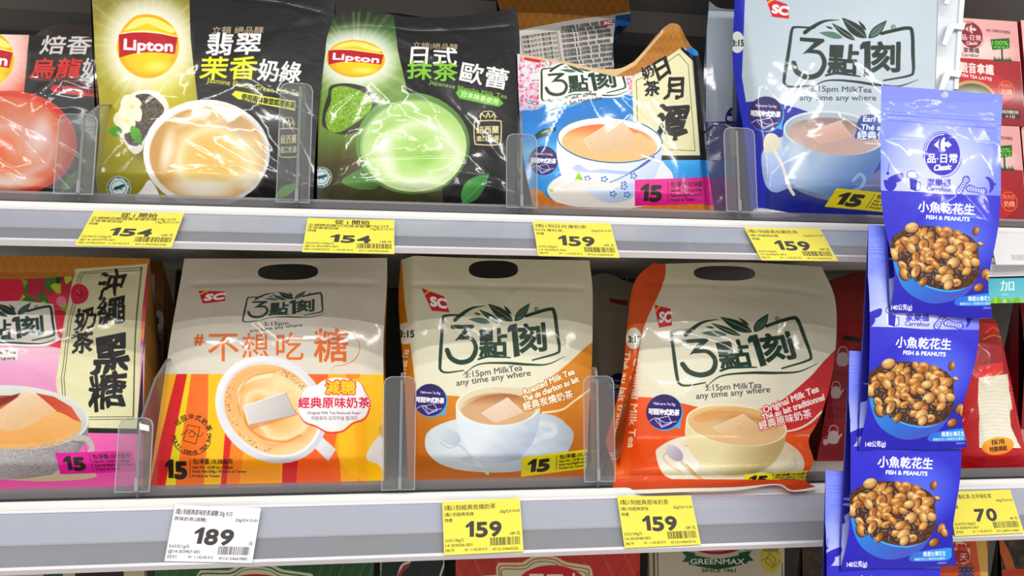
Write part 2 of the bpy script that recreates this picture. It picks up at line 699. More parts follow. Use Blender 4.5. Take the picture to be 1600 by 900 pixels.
def bag(name, label, cat, plane, top, right, bottom, left, art, body='#dddddd', crop=None, group=None,
        bulge=.014, thick=.05, bshape=None, extra=None, nu=90, nv=100, parts=(('front_panel', 0, 1),),
        seed=1, ncre=26, camp=.0011, csize=.22, hole=None, tex=700, rough=.33, coat=.4, bump=.22, deck=None,
        where=None, painter_s=2.0, backname='back_panel', bscale=90, side_col=None, labels=None, seams=()):
    """a filled pouch: shaped printed front, folded sides and back, standing or hanging.
    edges are measured outlines (photo units) on the bag's own plane."""
    E = {}
    for k, pts in (('t', top), ('r', right), ('b', bottom), ('l', left)):
        E[k] = np.array([plane.ab(*p) for p in pts])
    if deck is not None:                      # stand the bag on the shelf deck
        bz = (deck - plane.P0[2]) / plane.ey[2]
        nb = len(E['b'])
        E['b'][:, 1] = bz
        E['l'][-1, 1] = bz
        E['r'][-1, 1] = bz
        E['l'][-1, 0], E['r'][-1, 0] = E['b'][0, 0], E['b'][-1, 0]
    bshape = bshape or pillow()
    allp = np.concatenate(list(E.values()))
    (a0, b0), (a1, b1) = allp.min(0), allp.max(0)

    def hs(a, b):
        u, v = np.clip((a - a0) / (a1 - a0), 0, 1), np.clip((b - b0) / (b1 - b0), 0, 1)
        h = bulge * bshape(u, v)
        if extra is not None:
            h = h + extra(u, v, a, b)
        return h
    for k, pts in (('t', top), ('r', right), ('b', bottom), ('l', left)):   # allow for the relief of the film
        for i, p in enumerate(pts):
            q = E[k][i].copy()
            fixed_b = q[1]
            for _ in range(6):
                X_, Y_ = proj(plane.P(q[0], q[1], hs(q[0], q[1])))
                q = q + .8 * (plane.ab(p[0], p[1]) - plane.ab(X_, Y_))
                if deck is not None and (k == 'b' or (k in 'lr' and i == len(pts) - 1)):
                    q[1] = fixed_b
            E[k][i] = q
    if deck is not None:
        E['l'][-1, 0], E['r'][-1, 0] = E['b'][0, 0], E['b'][-1, 0]
    T, B = resample(E['t'], nu + 1), resample(E['b'], nu + 1)
    Lf, Rt = resample(E['l'], nv + 1), resample(E['r'], nv + 1)   # listed top to bottom
    s = np.linspace(0, 1, nu + 1)[None, :, None]
    t = np.linspace(0, 1, nv + 1)[:, None, None]
    G = ((1 - t) * T[None] + t * B[None] + (1 - s) * Lf[:, None] + s * Rt[:, None]
         - ((1 - s) * (1 - t) * T[0] + s * (1 - t) * T[-1] + (1 - s) * t * B[0] + s * t * B[-1]))
    A, Bb = G[..., 0], G[..., 1]
    H = hs(A, Bb)
    edge = np.minimum(np.minimum(s[..., 0], 1 - s[..., 0]) * 12, np.minimum(t[..., 0], 1 - t[..., 0]) * 14)
    edge = np.clip(edge, 0, 1)
    D = creases(A, Bb, seed, ncre, camp, csize, where)
    D = D + creases(A, Bb, seed + 50, ncre * 2, camp * .35, csize * .35)
    D = D + creases(A, Bb, seed + 90, int(ncre * .35), camp * .55, csize * .9, None, .35)
    for vv, amp, wd in seams:                 # pressed seal lines across the film
        D = D + amp * np.exp(-((t[..., 0] - vv) / wd) ** 2) * edge
    Hf = H + D * edge
    # ---- print, laid out in the bag's own plane coordinates
    P = Painter(*crop, s=painter_s)
    art(P)
    tw = tex
    th = max(16, int(tex * (b1 - b0) / (a1 - a0)))
    ca, cb = np.meshgrid(a0 + (np.arange(tw) + .5) / tw * (a1 - a0), b1 - (np.arange(th) + .5) / th * (b1 - b0))
    X, Y = proj(plane.P(ca, cb, hs(ca, cb)))
    x = np.clip((X - P.x0) * P.s - .5, 0, P.w - 1.001)
    y = np.clip((Y - P.y0) * P.s - .5, 0, P.h - 1.001)
    xi, yi = x.astype(int), y.astype(int)
    fx, fy = (x - xi)[..., None].astype(np.float32), (y - yi)[..., None].astype(np.float32)
    I = P.im
    im = (I[yi, xi] * (1 - fx) + I[yi, xi + 1] * fx) * (1 - fy) + (I[yi + 1, xi] * (1 - fx) + I[yi + 1, xi + 1] * fx) * fy
    m = print_mat(name + '_print', np.clip(im, 0, 1), rough, coat, bump, bscale)
    U, V = (A - a0) / (a1 - a0), (Bb - b0) / (b1 - b0)
    W3 = plane.P(A, Bb, Hf)
    # ---- root at the base
    base = plane.P(np.array((a0 + a1) / 2), np.array(b0), np.array(0.0))
    root = empty(name, base, label, cat, group)
    ids = np.arange((nu + 1) * (nv + 1)).reshape(nv + 1, nu + 1)
    hp = None
    hextra = None
    Vt, uvs = W3.reshape(-1, 3), np.stack([U, V], -1).reshape(-1, 2)
    if hole is not None:                      # carry-handle slot: superellipse, with rings of faces round it
        hx, hy, hrx, hry, hrot = hole
        X0, Y0 = proj(W3)
        cr, sr = cos(radians(hrot)), sin(radians(hrot))
        lx, ly = ((X0 - hx) * cr + (Y0 - hy) * sr) / hrx, (-(X0 - hx) * sr + (Y0 - hy) * cr) / hry
        pw_ = 2.6
        rr = (np.abs(lx) ** pw_ + np.abs(ly) ** pw_) ** (1 / pw_)
        ins = np.argwhere(rr < 1.06)
        r0_, c0_ = ins.min(0) - 1
        r1_, c1_ = ins.max(0) + 1
        r0_ = max(r0_, 0)
        hp = (r0_, r1_, c0_, c1_)
        ring = ([(r0_, c) for c in range(c0_, c1_)] + [(r, c1_) for r in range(r0_, r1_)] + [(r1_, c) for c in range(c1_, c0_, -1)] + [(r, c0_) for r in range(r1_, r0_, -1)])
        inner = []
        for (r, c) in ring:
            t = atan2(ly[r, c], lx[r, c])
            d_ = (abs(cos(t)) ** pw_ + abs(sin(t)) ** pw_) ** (-1 / pw_)
            ex_, ey_ = cos(t) * d_ * hrx, sin(t) * d_ * hry
            px_, py_ = hx + ex_ * cr - ey_ * sr, hy + ex_ * sr + ey_ * cr
            hh = float(Hf[r, c])
            q = plane.ab(px_, py_)
            for _ in range(3):
                X_, Y_ = proj(plane.P(q[0], q[1], hh))
                q = q + plane.ab(px_, py_) - plane.ab(X_, Y_)
            inner.append((q[0], q[1], hh))
        nR = len(ring)
        outer = np.array([(A[r, c], Bb[r, c], Hf[r, c]) for r, c in ring])
        inner = np.array(inner)
        base_i = len(Vt)
        mids = [outer * (1 - w) + inner * w for w in (.5, 1.0)]
        nv_ = [plane.P(m_[:, 0], m_[:, 1], m_[:, 2]) for m_ in mids]
        nu_ = [np.stack([(m_[:, 0] - a0) / (a1 - a0), (m_[:, 1] - b0) / (b1 - b0)], 1) for m_ in mids]
        Vt = np.vstack([Vt] + nv_)
        uvs = np.vstack([uvs] + nu_)
        rid = [int(ids[r, c]) for r, c in ring]
        hextra = []
        for i in range(nR):
            j = (i + 1) % nR
            hextra.append((rid[j], rid[i], base_i + i, base_i + j))
            hextra.append((base_i + j, base_i + i, base_i + nR + i, base_i + nR + j))
    for pi_, (pn, f0, f1) in enumerate(parts):
        r0, r1 = int(round(f0 * nv)), int(round(f1 * nv))
        sub = ids[r0:r1 + 1]
        q = np.stack([sub[:-1, :-1], sub[1:, :-1], sub[1:, 1:], sub[:-1, 1:]], -1)
        if hp is not None and r0 <= hp[0] < r1:
            keep = np.ones(q.shape[:2], bool)
            keep[hp[0] - r0:hp[1] - r0, hp[2]:hp[3]] = False
            q = np.vstack([q[keep], np.array(hextra)])
        else:
            q = q.reshape(-1, 4)
        used, inv = np.unique(q, return_inverse=True)
        o = mesh_obj(pn, Vt[used], inv.reshape(q.shape), m, root, True, uvs[used])
        if labels and pn in labels:
            o['label'] = labels[pn]
    # ---- sides and back
    ring_i = np.concatenate([ids[0, :], ids[1:, -1], ids[-1, -2::-1], ids[-2:0, 0]])
    step = 3
    ring_i = ring_i[::step] if len(ring_i) % step == 0 else ring_i[np.round(np.linspace(0, len(ring_i) - 1, len(ring_i) // step)).astype(int)]
    rv = Vt[ring_i]
    ru, rw = (A.ravel()[ring_i] - a0) / (a1 - a0), (Bb.ravel()[ring_i] - b0) / (b1 - b0)
    dep = thick * np.clip((1 - rw) / .45, .03, 1) ** .8
    n_ = len(rv)
    mid = rv - plane.n * (dep * .5)[:, None]
    cen = plane.P((a0 + a1) / 2, (b0 + b1) / 2, 0.0)
    bk = rv - plane.n * dep[:, None]
    bk = bk + (cen - bk) @ np.outer(plane.ex, plane.ex) * .03
    cback = cen - plane.n * thick * 1.05
    VV = np.vstack([rv, mid, bk, cback[None]])
    FF = []
    for i in range(n_):
        j = (i + 1) % n_
        FF += [(i, j, n_ + j, n_ + i), (n_ + i, n_ + j, 2 * n_ + j, 2 * n_ + i), (2 * n_ + i, 2 * n_ + j, 3 * n_)]
    if hole is not None:                      # no back sheet behind the header slot
        lim = 1 - parts[0][2] if len(parts) > 1 else .86
        FF2 = []
        for f in FF:
            if len(f) == 3 and (rw[f[0] - 2 * n_] > lim and rw[f[1] - 2 * n_] > lim):
                continue
            FF2.append(f)
        FF = FF2
    VV[:, 2] = np.maximum(VV[:, 2], (deck + .0002) if deck is not None else -1e9)
    bm_ = mat(name + '_film', side_col or body, .4, 0, .3)
    mesh_obj(backname, VV, FF, bm_, root, True)
    return root
# ------------------------------------------------------------------ the shelving
ZU = at(650, 345, 0)[2]
ZL = at(650, 785, 0)[2]
SQ, SH = 0.0388, 0.0324                   # ticket strip: forward reach and drop
DECK_U, DECK_L = ZU + .0075, ZL + .0075
XL, XR = -.62, .98

M_white = mat('painted_steel_white', '#e9e9e4', .45, bump=(60, .15, .001))
M_deck = mat('painted_steel_deck', '#cfcfc8', .5, bump=(80, .3, .001))
M_grey = mat('painted_steel_grey', '#8e8c8a', .5)
M_strip = mat('ticket_strip_plastic', '#dbdde4', .3, 0, .3)
M_strip2 = clear_plastic('ticket_strip_lower_plastic', '#c4c2c8', .46, .14, .16)
M_edge = mat('strip_edge_plastic', '#e4dfe4', .25, 0, .4)
M_dark = mat('dark_channel', '#2a282a', .5)
M_lip = clear_plastic('clear_lip_plastic', '#b4aeb4', .14, .10, .12)
M_clear = clear_plastic('clear_divider_plastic', '#eef0f0', .07, .06)
M_clearedge = clear_plastic('clear_divider_edge', '#f4f6f8', .35, .15)
M_dust = mat('dusty_seam', '#cdc8c2', .8, bump=(300, .5, .001))
M_cover = clear_plastic('clear_strip_cover', '#f2f3f6', .06, .08, .12)

# room shell
mesh_obj('floor', *box_vf(-3, -3.5, -.02, 3, 1.2, 0), mat('floor_tile', '#c9c5bc', .35, bump=(8, .1, .002)), kind='structure')
mesh_obj('wall_back', *box_vf(-3, .40, 0, 3, .45, 3.0), mat('shelf_back_steel', '#575352', .5), kind='structure')


def gondola(name, z, label, deck_depth=.392, full=True):
    """one long shelf: deck, white nosing, clear goods lip, slanted ticket strip"""
    dz = z + .0075
    up = lambda pr: [(y, zz + z) for y, zz in pr]
    xm = (XL + XR) / 2
    r = empty(name, (xm, .1, z), label, 'shelf')
    mesh_obj('deck', *box_vf(XL, .002, z - .015, XR, deck_depth, dz), M_deck, r)
    prof = [(-.0015, 0.0), (-.0035, .002), (-.0035, .0055), (-.001, .0078), (.0018, .0078), (.0018, -.026), (-.0015, -.026)]
    add_bevel(mesh_obj('nosing', *extrude_profile(up(prof), XL, XR), M_white, r), .0008)
    # clear lip: base channel and upright edge
    o = mesh_obj('lip_channel', *extrude_profile(up([(.0022, .0079), (.0135, .0079), (.0135, .0092), (.0022, .0092)]), XL, XR), M_dark, r)
    mesh_obj('goods_lip', *extrude_profile(up([(.0030, .0093), (.0030, .0150), (.0036, .0172), (.0044, .0172), (.0044, .0093)]), XL, XR), M_lip, r,
             label='clear plastic goods lip')
    mesh_obj('lip_rail', *extrude_profile(up([(.0052, .0093), (.0052, .0112), (.0110, .0126), (.0130, .0126), (.0130, .0093)]), XL, XR), M_grey, r)
    # slanted strip: pale upper half, greyer see-through lower half
    d = np.array([-SQ, -SH]) / hypot(SQ, SH)
    nn = np.array([-d[1], d[0]])
    nn = nn if nn[0] < 0 else -nn

    def pt(u, v):                         # u down the strip, v out of it
        L = hypot(SQ, SH)
        return (-.0036 + d[0] * L * u + nn[0] * v, z + d[1] * L * u + nn[1] * v)

    def prof_o(nm, ps, m, lab=None):
        V, F = extrude_profile(ps, XL, XR)
        return mesh_obj(nm, V, F, m, r, label=lab)
    prof_o('ticket_strip', [pt(0, 0), pt(.56, 0), pt(.56, -.003), pt(0, -.003)], M_strip)
    prof_o('ticket_strip', [pt(.56, -.0006), pt(.95, -.0006), pt(.95, -.003), pt(.56, -.003)], M_strip2)
    prof_o('dust_line', [pt(.545, .0003), pt(.575, .0003), pt(.575, -.0006), pt(.545, -.0006)], M_dust)
    prof_o('strip_edge', [pt(.95, .0022), pt(1.0, .0022), pt(1.0, -.003), pt(.95, -.003)], M_edge)
    prof_o('strip_edge', [pt(-.03, .0012), pt(.025, .0012), pt(.025, 0), pt(-.03, 0)], M_edge)
    prof_o('strip_cover', [pt(.03, .0021), pt(.95, .0021), pt(.95, .0017), pt(.03, .0017)], M_cover, 'clear cover over the ticket strip')
    return r


gondola('gondola_shelf', ZU, 'long white steel shelf with yellow tickets 154 and 159 under the top row of bags')
gondola('gondola_shelf', ZL, 'long white steel shelf with scratched ticket strip and the white 189 ticket')
Z3 = ZL - .292
gondola('gondola_shelf', Z3, 'long white steel shelf below, holding the bags cut off at the bottom of the photo')
# shelf over the top row: only its underside and stiffening rib show
ZT = ZU + .335
r_ = empty('top_shelf', (0.15, .2, ZT), 'grey underside of the shelf above the top row, with a stiffening rib', 'shelf')
mesh_obj('deck', *box_vf(XL, .06, ZT, XR, .39, ZT + .012), M_grey, r_)
mesh_obj('rib', *box_vf(XL, .235, ZT - .03, XR, .27, ZT), mat('rib_steel', '#a09a94', .5), r_)
mesh_obj('rear_rail', *box_vf(XL, .375, ZT - .10, XR, .39, ZT - .045), mat('rail_steel', '#5d5957', .45), r_)


# ------------------------------------------------------------------ clear T-shaped dividers
def divider(px0, px1, pytop, pybot, z, label, pxf, fin_h, tip=True, finL=.30, tape=False):
    Y = -.0005
    a, b = at(px0, pytop, Y), at(px1, pytop, Y)
    zt, zb = a[2], max(at(px0, pybot, Y)[2], z + .0030)
    fx = at(pxf, pybot, Y)[0]
    r = empty('shelf_divider', ((a[0] + b[0]) / 2, Y, zb), label, 'divider', 'clear dividers between the bags')
    x0, x1 = a[0], b[0]
    rr = .006
    pts = [(x0, zb), (x1, zb), (x1, zt - rr), (x1 - rr * .3, zt - rr * .3), (x1 - rr, zt), (x0 + rr, zt), (x0 + rr * .3, zt - rr * .3), (x0, zt - rr)]
    n = len(pts)
    Yf = -.0048
    V = [(x, Yf, zz) for x, zz in pts] + [(x, Yf + .0010, zz) for x, zz in pts]
    F = [tuple(range(n)), tuple(range(n, 2 * n))[::-1]] + [((i + 1) % n, i, n + i, n + (i + 1) % n) for i in range(n)]
    mesh_obj('front_plate', V, F, M_clear, r)
    # bright moulded rim of the plate
    cen = np.array([(x0 + x1) / 2, (zb + zt) / 2])
    pin = [((x - cen[0]) * (1 - .0007 / abs(x1 - x0) * 2) + cen[0], (zz - cen[1]) * (1 - .0006 / abs(zt - zb) * 2) + cen[1]) for x, zz in pts]
    V = [(x, Yf - .0004, zz) for x, zz in pts] + [(x, Yf - .0004, zz) for x, zz in pin] + [(x, Yf, zz) for x, zz in pts] + [(x, Yf, zz) for x, zz in pin]
    F = []
    for i in range(n):
        j = (i + 1) % n
        F += [(i, j, n + j, n + i), (2 * n + j, 2 * n + i, 3 * n + i, 3 * n + j), (j, i, 2 * n + i, 2 * n + j), (n + i, n + j, 3 * n + j, 3 * n + i)]
    mesh_obj('plate_rim', V, F, M_clearedge, r)
    # fin running back between the bags, its top sweeping up
    ys = np.linspace(0, 1, 14)
    L = finL
    top = [(Yf + .001 + L * t, zt - .002 + (fin_h) * (1 - (1 - min(t / .22, 1)) ** 2.2)) for t in ys]
    prof = [(Yf + .001, DECK_U - ZU + z + .0015), (Yf + .001 + L, DECK_U - ZU + z + .0015)] + top[::-1]
    V, F = extrude_profile(prof, fx - .0006, fx + .0006)
    mesh_obj('fin', V, F, M_clear, r)
    V, F = [], []
    for k, (y, zz) in enumerate(top):
        V += [(fx - .0009, y, zz), (fx + .0009, y, zz), (fx + .0009, y, zz + .0012), (fx - .0009, y, zz + .0012)]
        if k:
            q = 4 * (k - 1)
            F += [(q + i, q + (i + 1) % 4, q + 4 + (i + 1) % 4, q + 4 + i) for i in range(4)]
    F += [(3, 2, 1, 0), tuple(len(V) - 4 + i for i in range(4))]
    mesh_obj('fin_edge', V, F, mat('fin_edge_plastic', '#6d6f72', .2, 0, .5), r)
    # vertical rib where fin meets plate, with its small white clip foot
    rb = mesh_obj('rib', *box_vf(fx - .0011, Yf - .0006, zb, fx + .0011, Yf, zt - .003), clear_plastic('divider_rib', '#7f8084', .30, .12), r)
    mesh_obj('clip_foot', *box_vf(fx - .0013, Yf - .0016, zb + .001, fx + .0013, Yf - .0006, zb + .011), M_clearedge, r)
    if tape:
        t0, t1 = at(px0 + 36, 658, Y), at(px1 - 9, 668, Y)
        V = [(fx - .0008, Yf - .0008, t0[2] - .001), (x1 - .003, Yf - .0008, t0[2] - .003), (x1 - .0025, Yf - .0008, t1[2] - .0025), (fx, Yf - .0008, t1[2] - .001)]
        V = V + [(x, y - .0002, zz) for x, y, zz in V]
        mesh_obj('paper_scrap', V, [(0, 1, 2, 3), (7, 6, 5, 4), (0, 4, 5, 1), (1, 5, 6, 2), (2, 6, 7, 3), (3, 7, 4, 0)], M_white, r, label='torn white sticker scrap')
    return r


divider(97, 158, 180, 305, ZU, 'clear divider on the upper shelf between the red-cup bag and the jasmine green bag', 127, .030)
divider(440, 491, 132, 318, ZU, 'clear tall divider on the upper shelf between the two green-and-black bags', 465, .004, finL=.022)
divider(790, 838, 211, 326, ZU, 'clear divider on the upper shelf left of the bag with the blue-patterned bowl', 814, .022, finL=.022)
divider(1127, 1175, 201, 332, ZU, 'clear divider on the upper shelf left of the pale blue bag', 1152, .022)
divider(190, 244, 652, 768, ZL, 'clear divider with a torn white sticker scrap left of the orange-striped bag', 217, .050, tape=True)
divider(600, 651, 588, 765, ZL, 'clear tall divider on the lower shelf between orange-striped and brown-cornered bags', 625, .004, finL=.022)
divider(909, 957, 587, 752, ZL, 'clear tall divider on the lower shelf left of the orange-sided bag', 933, .008, finL=.022)
# ------------------------------------------------------------------ printed motifs shared by several packs
def brushed(seed, amp=.035, size=40):
    """uneven brush lettering: bends and swells the outline"""
    rng = np.random.RandomState(seed)
    ph = rng.uniform(0, 6.28, 8)

    def f(q):
        x, y = q[:, 0] / size, q[:, 1] / size
        dx = np.sin(y * 7 + ph[0]) + .8 * np.sin(x * 11 + y * 9 + ph[1]) + .6 * np.sin(x * 23 - y * 19 + ph[2])
        dy = np.sin(x * 7 + ph[3]) + .8 * np.sin(y * 12 - x * 8 + ph[4]) + .6 * np.sin(x * 21 + y * 25 + ph[5]) - 2.2 * x
        return np.stack([q[:, 0] + amp * size * dx, q[:, 1] + amp * size * dy], 1)
    return f


def frame3(P, src, dst):
    """affine frame taking three source points to three measured points"""
    S = np.array([[*p, 1] for p in src], float)
    D = np.array(dst, float)
    X = np.linalg.solve(S, D)             # rows: ax, ay, t
    P.pushq(X[2], X[0], X[1])


def logo_tea(P, tl, tr, bl, col='#1f3b2c', light='#557062', halo=None, tear=True):
    """clock-time logo in a frame with tea leaves"""
    frame3(P, [(205, 300), (920, 255), (190, 655)], [tl, tr, bl])
    if halo:
        P.fill(halo, poly((190, 285), (290, 275), (400, 225), (500, 205), (700, 200), (800, 215), (940, 235), (985, 540), (1010, 570), (880, 640), (600, 625), (430, 640), (330, 700), (165, 690), (180, 420)))
        P.stroke(halo, 26, bez((340, 690), (440, 625), (600, 615), (870, 625), (1000, 570)))
    P.stroke(col, 22, bez((345, 296), (240, 299), (212, 318), (206, 420), (195, 600), (200, 648), (240, 663), (345, 650)), taper=(.4, .3))
    P.stroke(col, 20, bez((290, 328), (335, 290), (400, 252), (485, 238)), taper=(1.2, .1))
    P.stroke(col, 23, bez((745, 302), (790, 286), (895, 258), (925, 280), (945, 420), (957, 510), (935, 542), (785, 584)), taper=(.8, .4))
    P.stroke(col, 17, bez((340, 680), (440, 612), (600, 602), (760, 612), (880, 610), (992, 562)), taper=(.15, .15))
    P.fill(col, poly((262, 360), (405, 358), (414, 372), (318, 452), (288, 462), (352, 384), (266, 384)))
    P.stroke(col, 31, bez((322, 442), (392, 446), (424, 505), (396, 575), (328, 598), (266, 572), (240, 520)), taper=(.7, 1.0))
    P.text('點', 448, 546, 188, col, rot=-2, bold=10)
    P.stroke(col, 18, bez((440, 578), (500, 560), (570, 562), (645, 568)), taper=(.7, .4))
    P.fill(col, poly((625, 382), (640, 360), (684, 350), (706, 556), (668, 566), (652, 398), (628, 408)))
    P.text('刻', 708, 520, 190, col, rot=-5, bold=14)
    P.fill(light, leaf(518, 345, 374, 322, 19, 4))
    P.fill(col, leaf(592, 354, 443, 260, 19, -3))
    P.fill(col, leaf(660, 335, 500, 224, 33, -4))
    P.fill(col, leaf(650, 292, 600, 234, 9))
    P.fill(col, leaf(455, 294, 408, 282, 6))
    P.fill(col, leaf(670, 336, 768, 220, 27, 3))
    P.fill(light, leaf(678, 328, 760, 232, 20, 3))
    P.stroke('#dfe0d0', 3, bez((650, 325), (580, 280), (520, 240)), a=.8)
    P.stroke('#dfe0d0', 3, bez((580, 346), (520, 312), (465, 275)), a=.8)
    P.stroke(col, 3, bez((672, 332), (710, 290), (755, 240)))
    P.stroke(col, 3, oval(812, 258, 13, 13), closed=True)
    P.text('R', 806, 265, 20, col, bold=1)
    P.pop()


def sc_logo(P, tl, tr, bl):
    frame3(P, [(0, 0), (100, 0), (0, 100)], [tl, tr, bl])
    P.fill('#c41a2b', poly((0, -4), (98, 18), (104, 96), (22, 104)))
    P.stroke('#f2b61c', 9, bez((8, 26), (22, 12), (34, 6)))
    P.text('SC', 24, 78, 66, '#ffffff', shear=.2, bold=8)
    P.pop()


def badge(P, cx, cy, r, tail=True):
    P.push(cx, cy, r / 100.0, r / 100.0, 3)
    P.fill('#4fb0ea', oval(6, 6, 101, 100))
    P.fill('#4fb0ea', poly((60, 80), (100, 90), (98, 40)))
    P.fill(lin('#2b1c5c', '#3a2a78', 0, -100, 0, 100), oval(0, 0, 99, 99))
    P.text('Multi-serve Tea Bag', 0, -38, 22, '#d9d2ea', anchor=.5, fit=120, bold=1.5)
    P.text('可回沖式奶茶', 0, 14, 36, '#ffffff', anchor=.5, fit=172, bold=4)
    P.stroke('#e9e6f4', 4, poly((-28, 38), (26, 22), (48, 60), (-10, 80)), closed=True)
    P.stroke('#e9e6f4', 4, poly((-28, 38), (-46, 46), (-6, 88), (48, 60)))
    P.stroke('#e9e6f4', 4, bez((-78, 56), (-40, 36), (10, 60), (74, 50)))
    P.pop()


def tag15(P, quad, col, ink='#231708', boldtxt=True):
    """printed count flag: big 15 and four small lines; quad tl, tr, bl of a 200x62 frame"""
    frame3(P, [(0, 0), (200, 0), (0, 62)], quad)
    P.fill(col, rect(0, 0, 200, 62))
    digits(P, '15', 14, 51, 41, 33, ink, 6, .06)
    P.stroke(ink, 1.2, poly((88, 8), (88, 54)))
    P.text('包/淨重:10.58盎司', 95, 20, 15, ink, fit=96, bold=.4)
    P.text('Net Wt.: 10.58 oz (15Bags)', 95, 32, 9.5, ink, fit=92, bold=.3)
    P.text('Poids Net:300g/Product of Taiwan', 95, 43, 9.5, ink, fit=98, bold=.3)
    P.text('Produit de Taiwan', 95, 54, 9.5, ink, fit=62, bold=.3)
    P.pop()


def teabag(P, pts, c0='#f3e7dc', c1='#d9bfa8', seed=3):
    q = poly(*pts)
    x0, y0 = q.min(0)
    x1, y1 = q.max(0)
    P.fill(lin(c0, c1, x0, y0, x0 + .2 * (x1 - x0), y1), q)
    P.fill(grainy(c0, c1, 2, seed, 2, 1.2), q, a=.35)
    P.stroke('#ffffff', .7, q[:3], a=.6)


def cup_side(P, cx, cy, rx, ry, by, bw, rot=0, body=('#e6ebef', '#aab4c2'), inner=('#efe9dd', '#d5c8b4'), liquid=('#d8b896', '#b98f66'),
             liq=.80, rim='#f7f5f0'):
    """cup seen from the side: rim ellipse (cx,cy,rx,ry), base at by with half width bw"""
    P.push(cx, cy, 1, 1, rot)
    h = by - cy
    L = bez((-rx, 0), (-rx * .97, h * .35), (-rx * .80, h * .72), (-bw, h))
    R = bez((bw, h), (rx * .80, h * .72), (rx * .97, h * .35), (rx, 0))
    bot = bez((-bw, h), (0, h + ry * .22), (bw, h))
    P.fill(ramp([(0, body[0]), (.5, body[0]), (.85, body[1]), (1, body[1])], -rx, -ry * .5, rx * .8, h), np.concatenate([L, bot, R]))
    P.fill(rim, oval(0, 0, rx, ry))
    P.fill(lin(inner[0], inner[1], 0, -ry, 0, ry), oval(0, ry * .02, rx * .965, ry * .93))
    P.fill(ramp([(0, liquid[1]), (.35, liquid[0]), (1, liquid[0])], 0, -ry * .5, 0, ry), oval(0, ry * .16, rx * liq, ry * liq * .93))
    P.pop()


def lipton(P, cx, cy, s, ell=1.0, rot=0, squash=1.0):
    """yellow disc with red ribbon; s = half width of the disc"""
    P.push(cx, cy, s / 100, s / 100 * squash, rot)
    P.soft('#ffffff', 0, 0, 150, 160, .9, p=.9)
    P.fill(rad([(0, '#f9d431'), (.75, '#f3c50e'), (.93, '#e0a800'), (1, '#f6e27a')], 0, 0, 100, 100), oval(0, 0, 98, 96))
    P.fill('#f8e58a', bez((-80, -45), (-40, -78), (20, -84), (80, -52), (70, -40), (0, -66)))
    P.soft('#ffe98f', 30, 60, 60, 26, .8)
    P.fill('#b01226', np.concatenate([bez((-92, -36), (-40, -42), (20, -38), (92, -26)), bez((84, 24), (20, 18), (-40, 20), (-90, 34))]))
    P.fill('#ffffff', np.concatenate([bez((-92, -36), (-40, -42), (20, -38), (92, -26)), bez((91, -30), (20, -43), (-40, -47), (-93, -40))]), a=.7)
    P.text('Lipton', 0, 12, 44, '#ffffff', rot=3, anchor=.5, fit=152, bold=4)
    P.pop()


def sunburst(P, cx, cy, R, col, n=36, a=.35, seed=2):
    rng = np.random.RandomState(seed)
    for i in range(n):
        t = 2 * pi * i / n + rng.normal(0, .05)
        w = rng.uniform(.02, .06)
        r0, r1 = R * .25, R * rng.uniform(.7, 1.2)
        P.fill(col, poly((cx + r0 * cos(t - w), cy + r0 * sin(t - w)), (cx + r1 * cos(t - w * .8), cy + r1 * sin(t - w * .8)),
                         (cx + r1 * cos(t + w * .8), cy + r1 * sin(t + w * .8)), (cx + r0 * cos(t + w), cy + r0 * sin(t + w))), a=a * .45 * rng.uniform(.3, 1))


def seal(P, cx, cy, r, rot=0):
    """round certification mark with a frog"""
    P.push(cx, cy, r / 100, r / 100, rot)
    P.fill('#e3ebea', oval(0, 0, 100, 96))
    P.stroke('#1c4a55', 5, oval(0, 0, 92, 88), closed=True)
    P.stroke('#1c4a55', 4, oval(0, 0, 62, 58), closed=True)
    for k, ch in enumerate('RAINFOREST·ALLIANCE·PEOPLE·NATURE·'):
        t = 2 * pi * k / 34 + 2.6
        P.text(ch, 77 * cos(t), 75 * sin(t), 22, '#1c4a55', rot=math.degrees(t) + 90, anchor=.5, bold=2)
    P.fill('#1c5a66', loop((-48, 22), (-30, -6), (0, -16), (34, -30), (50, -22), (44, -6), (20, 2), (36, 22), (10, 12), (-8, 14), (-20, 30), (-22, 14)))
    P.pop()


def bottle_icon(P, x0, y0, w, h, col='#d8cf9c'):
    P.push(x0, y0, w / 100, h / 130)
    P.stroke(col, 5, loop((10, 40), (90, 40), (100, 52), (98, 118), (86, 128), (14, 128), (2, 118), (0, 52)), closed=True)
    P.stroke(col, 4, poly((24, 38), (24, 14), (36, 4), (64, 4), (76, 14), (76, 38)))
    for q in ((20, 24, 40, 14), (44, 28, 58, 10), (64, 26, 82, 16)):
        P.stroke(col, 5, bez((q[0], q[1]), (q[0] + 8, q[3]), (q[2], q[1])))
    P.text('紐西蘭', 50, 84, 30, col, anchor=.5, fit=82, bold=2)
    P.text('進口奶源', 50, 114, 24, col, anchor=.5, fit=84, bold=1.5)
    P.pop()


def blob_pts(cx, cy, r, n, seed, irr=.25):
    rng = np.random.RandomState(seed)
    t = np.linspace(0, 2 * pi, n, endpoint=False)
    rr = r * (1 + rng.uniform(-irr, irr, n))
    return loop(*np.stack([cx + rr * np.cos(t), cy + rr * np.sin(t)], 1), n=5)


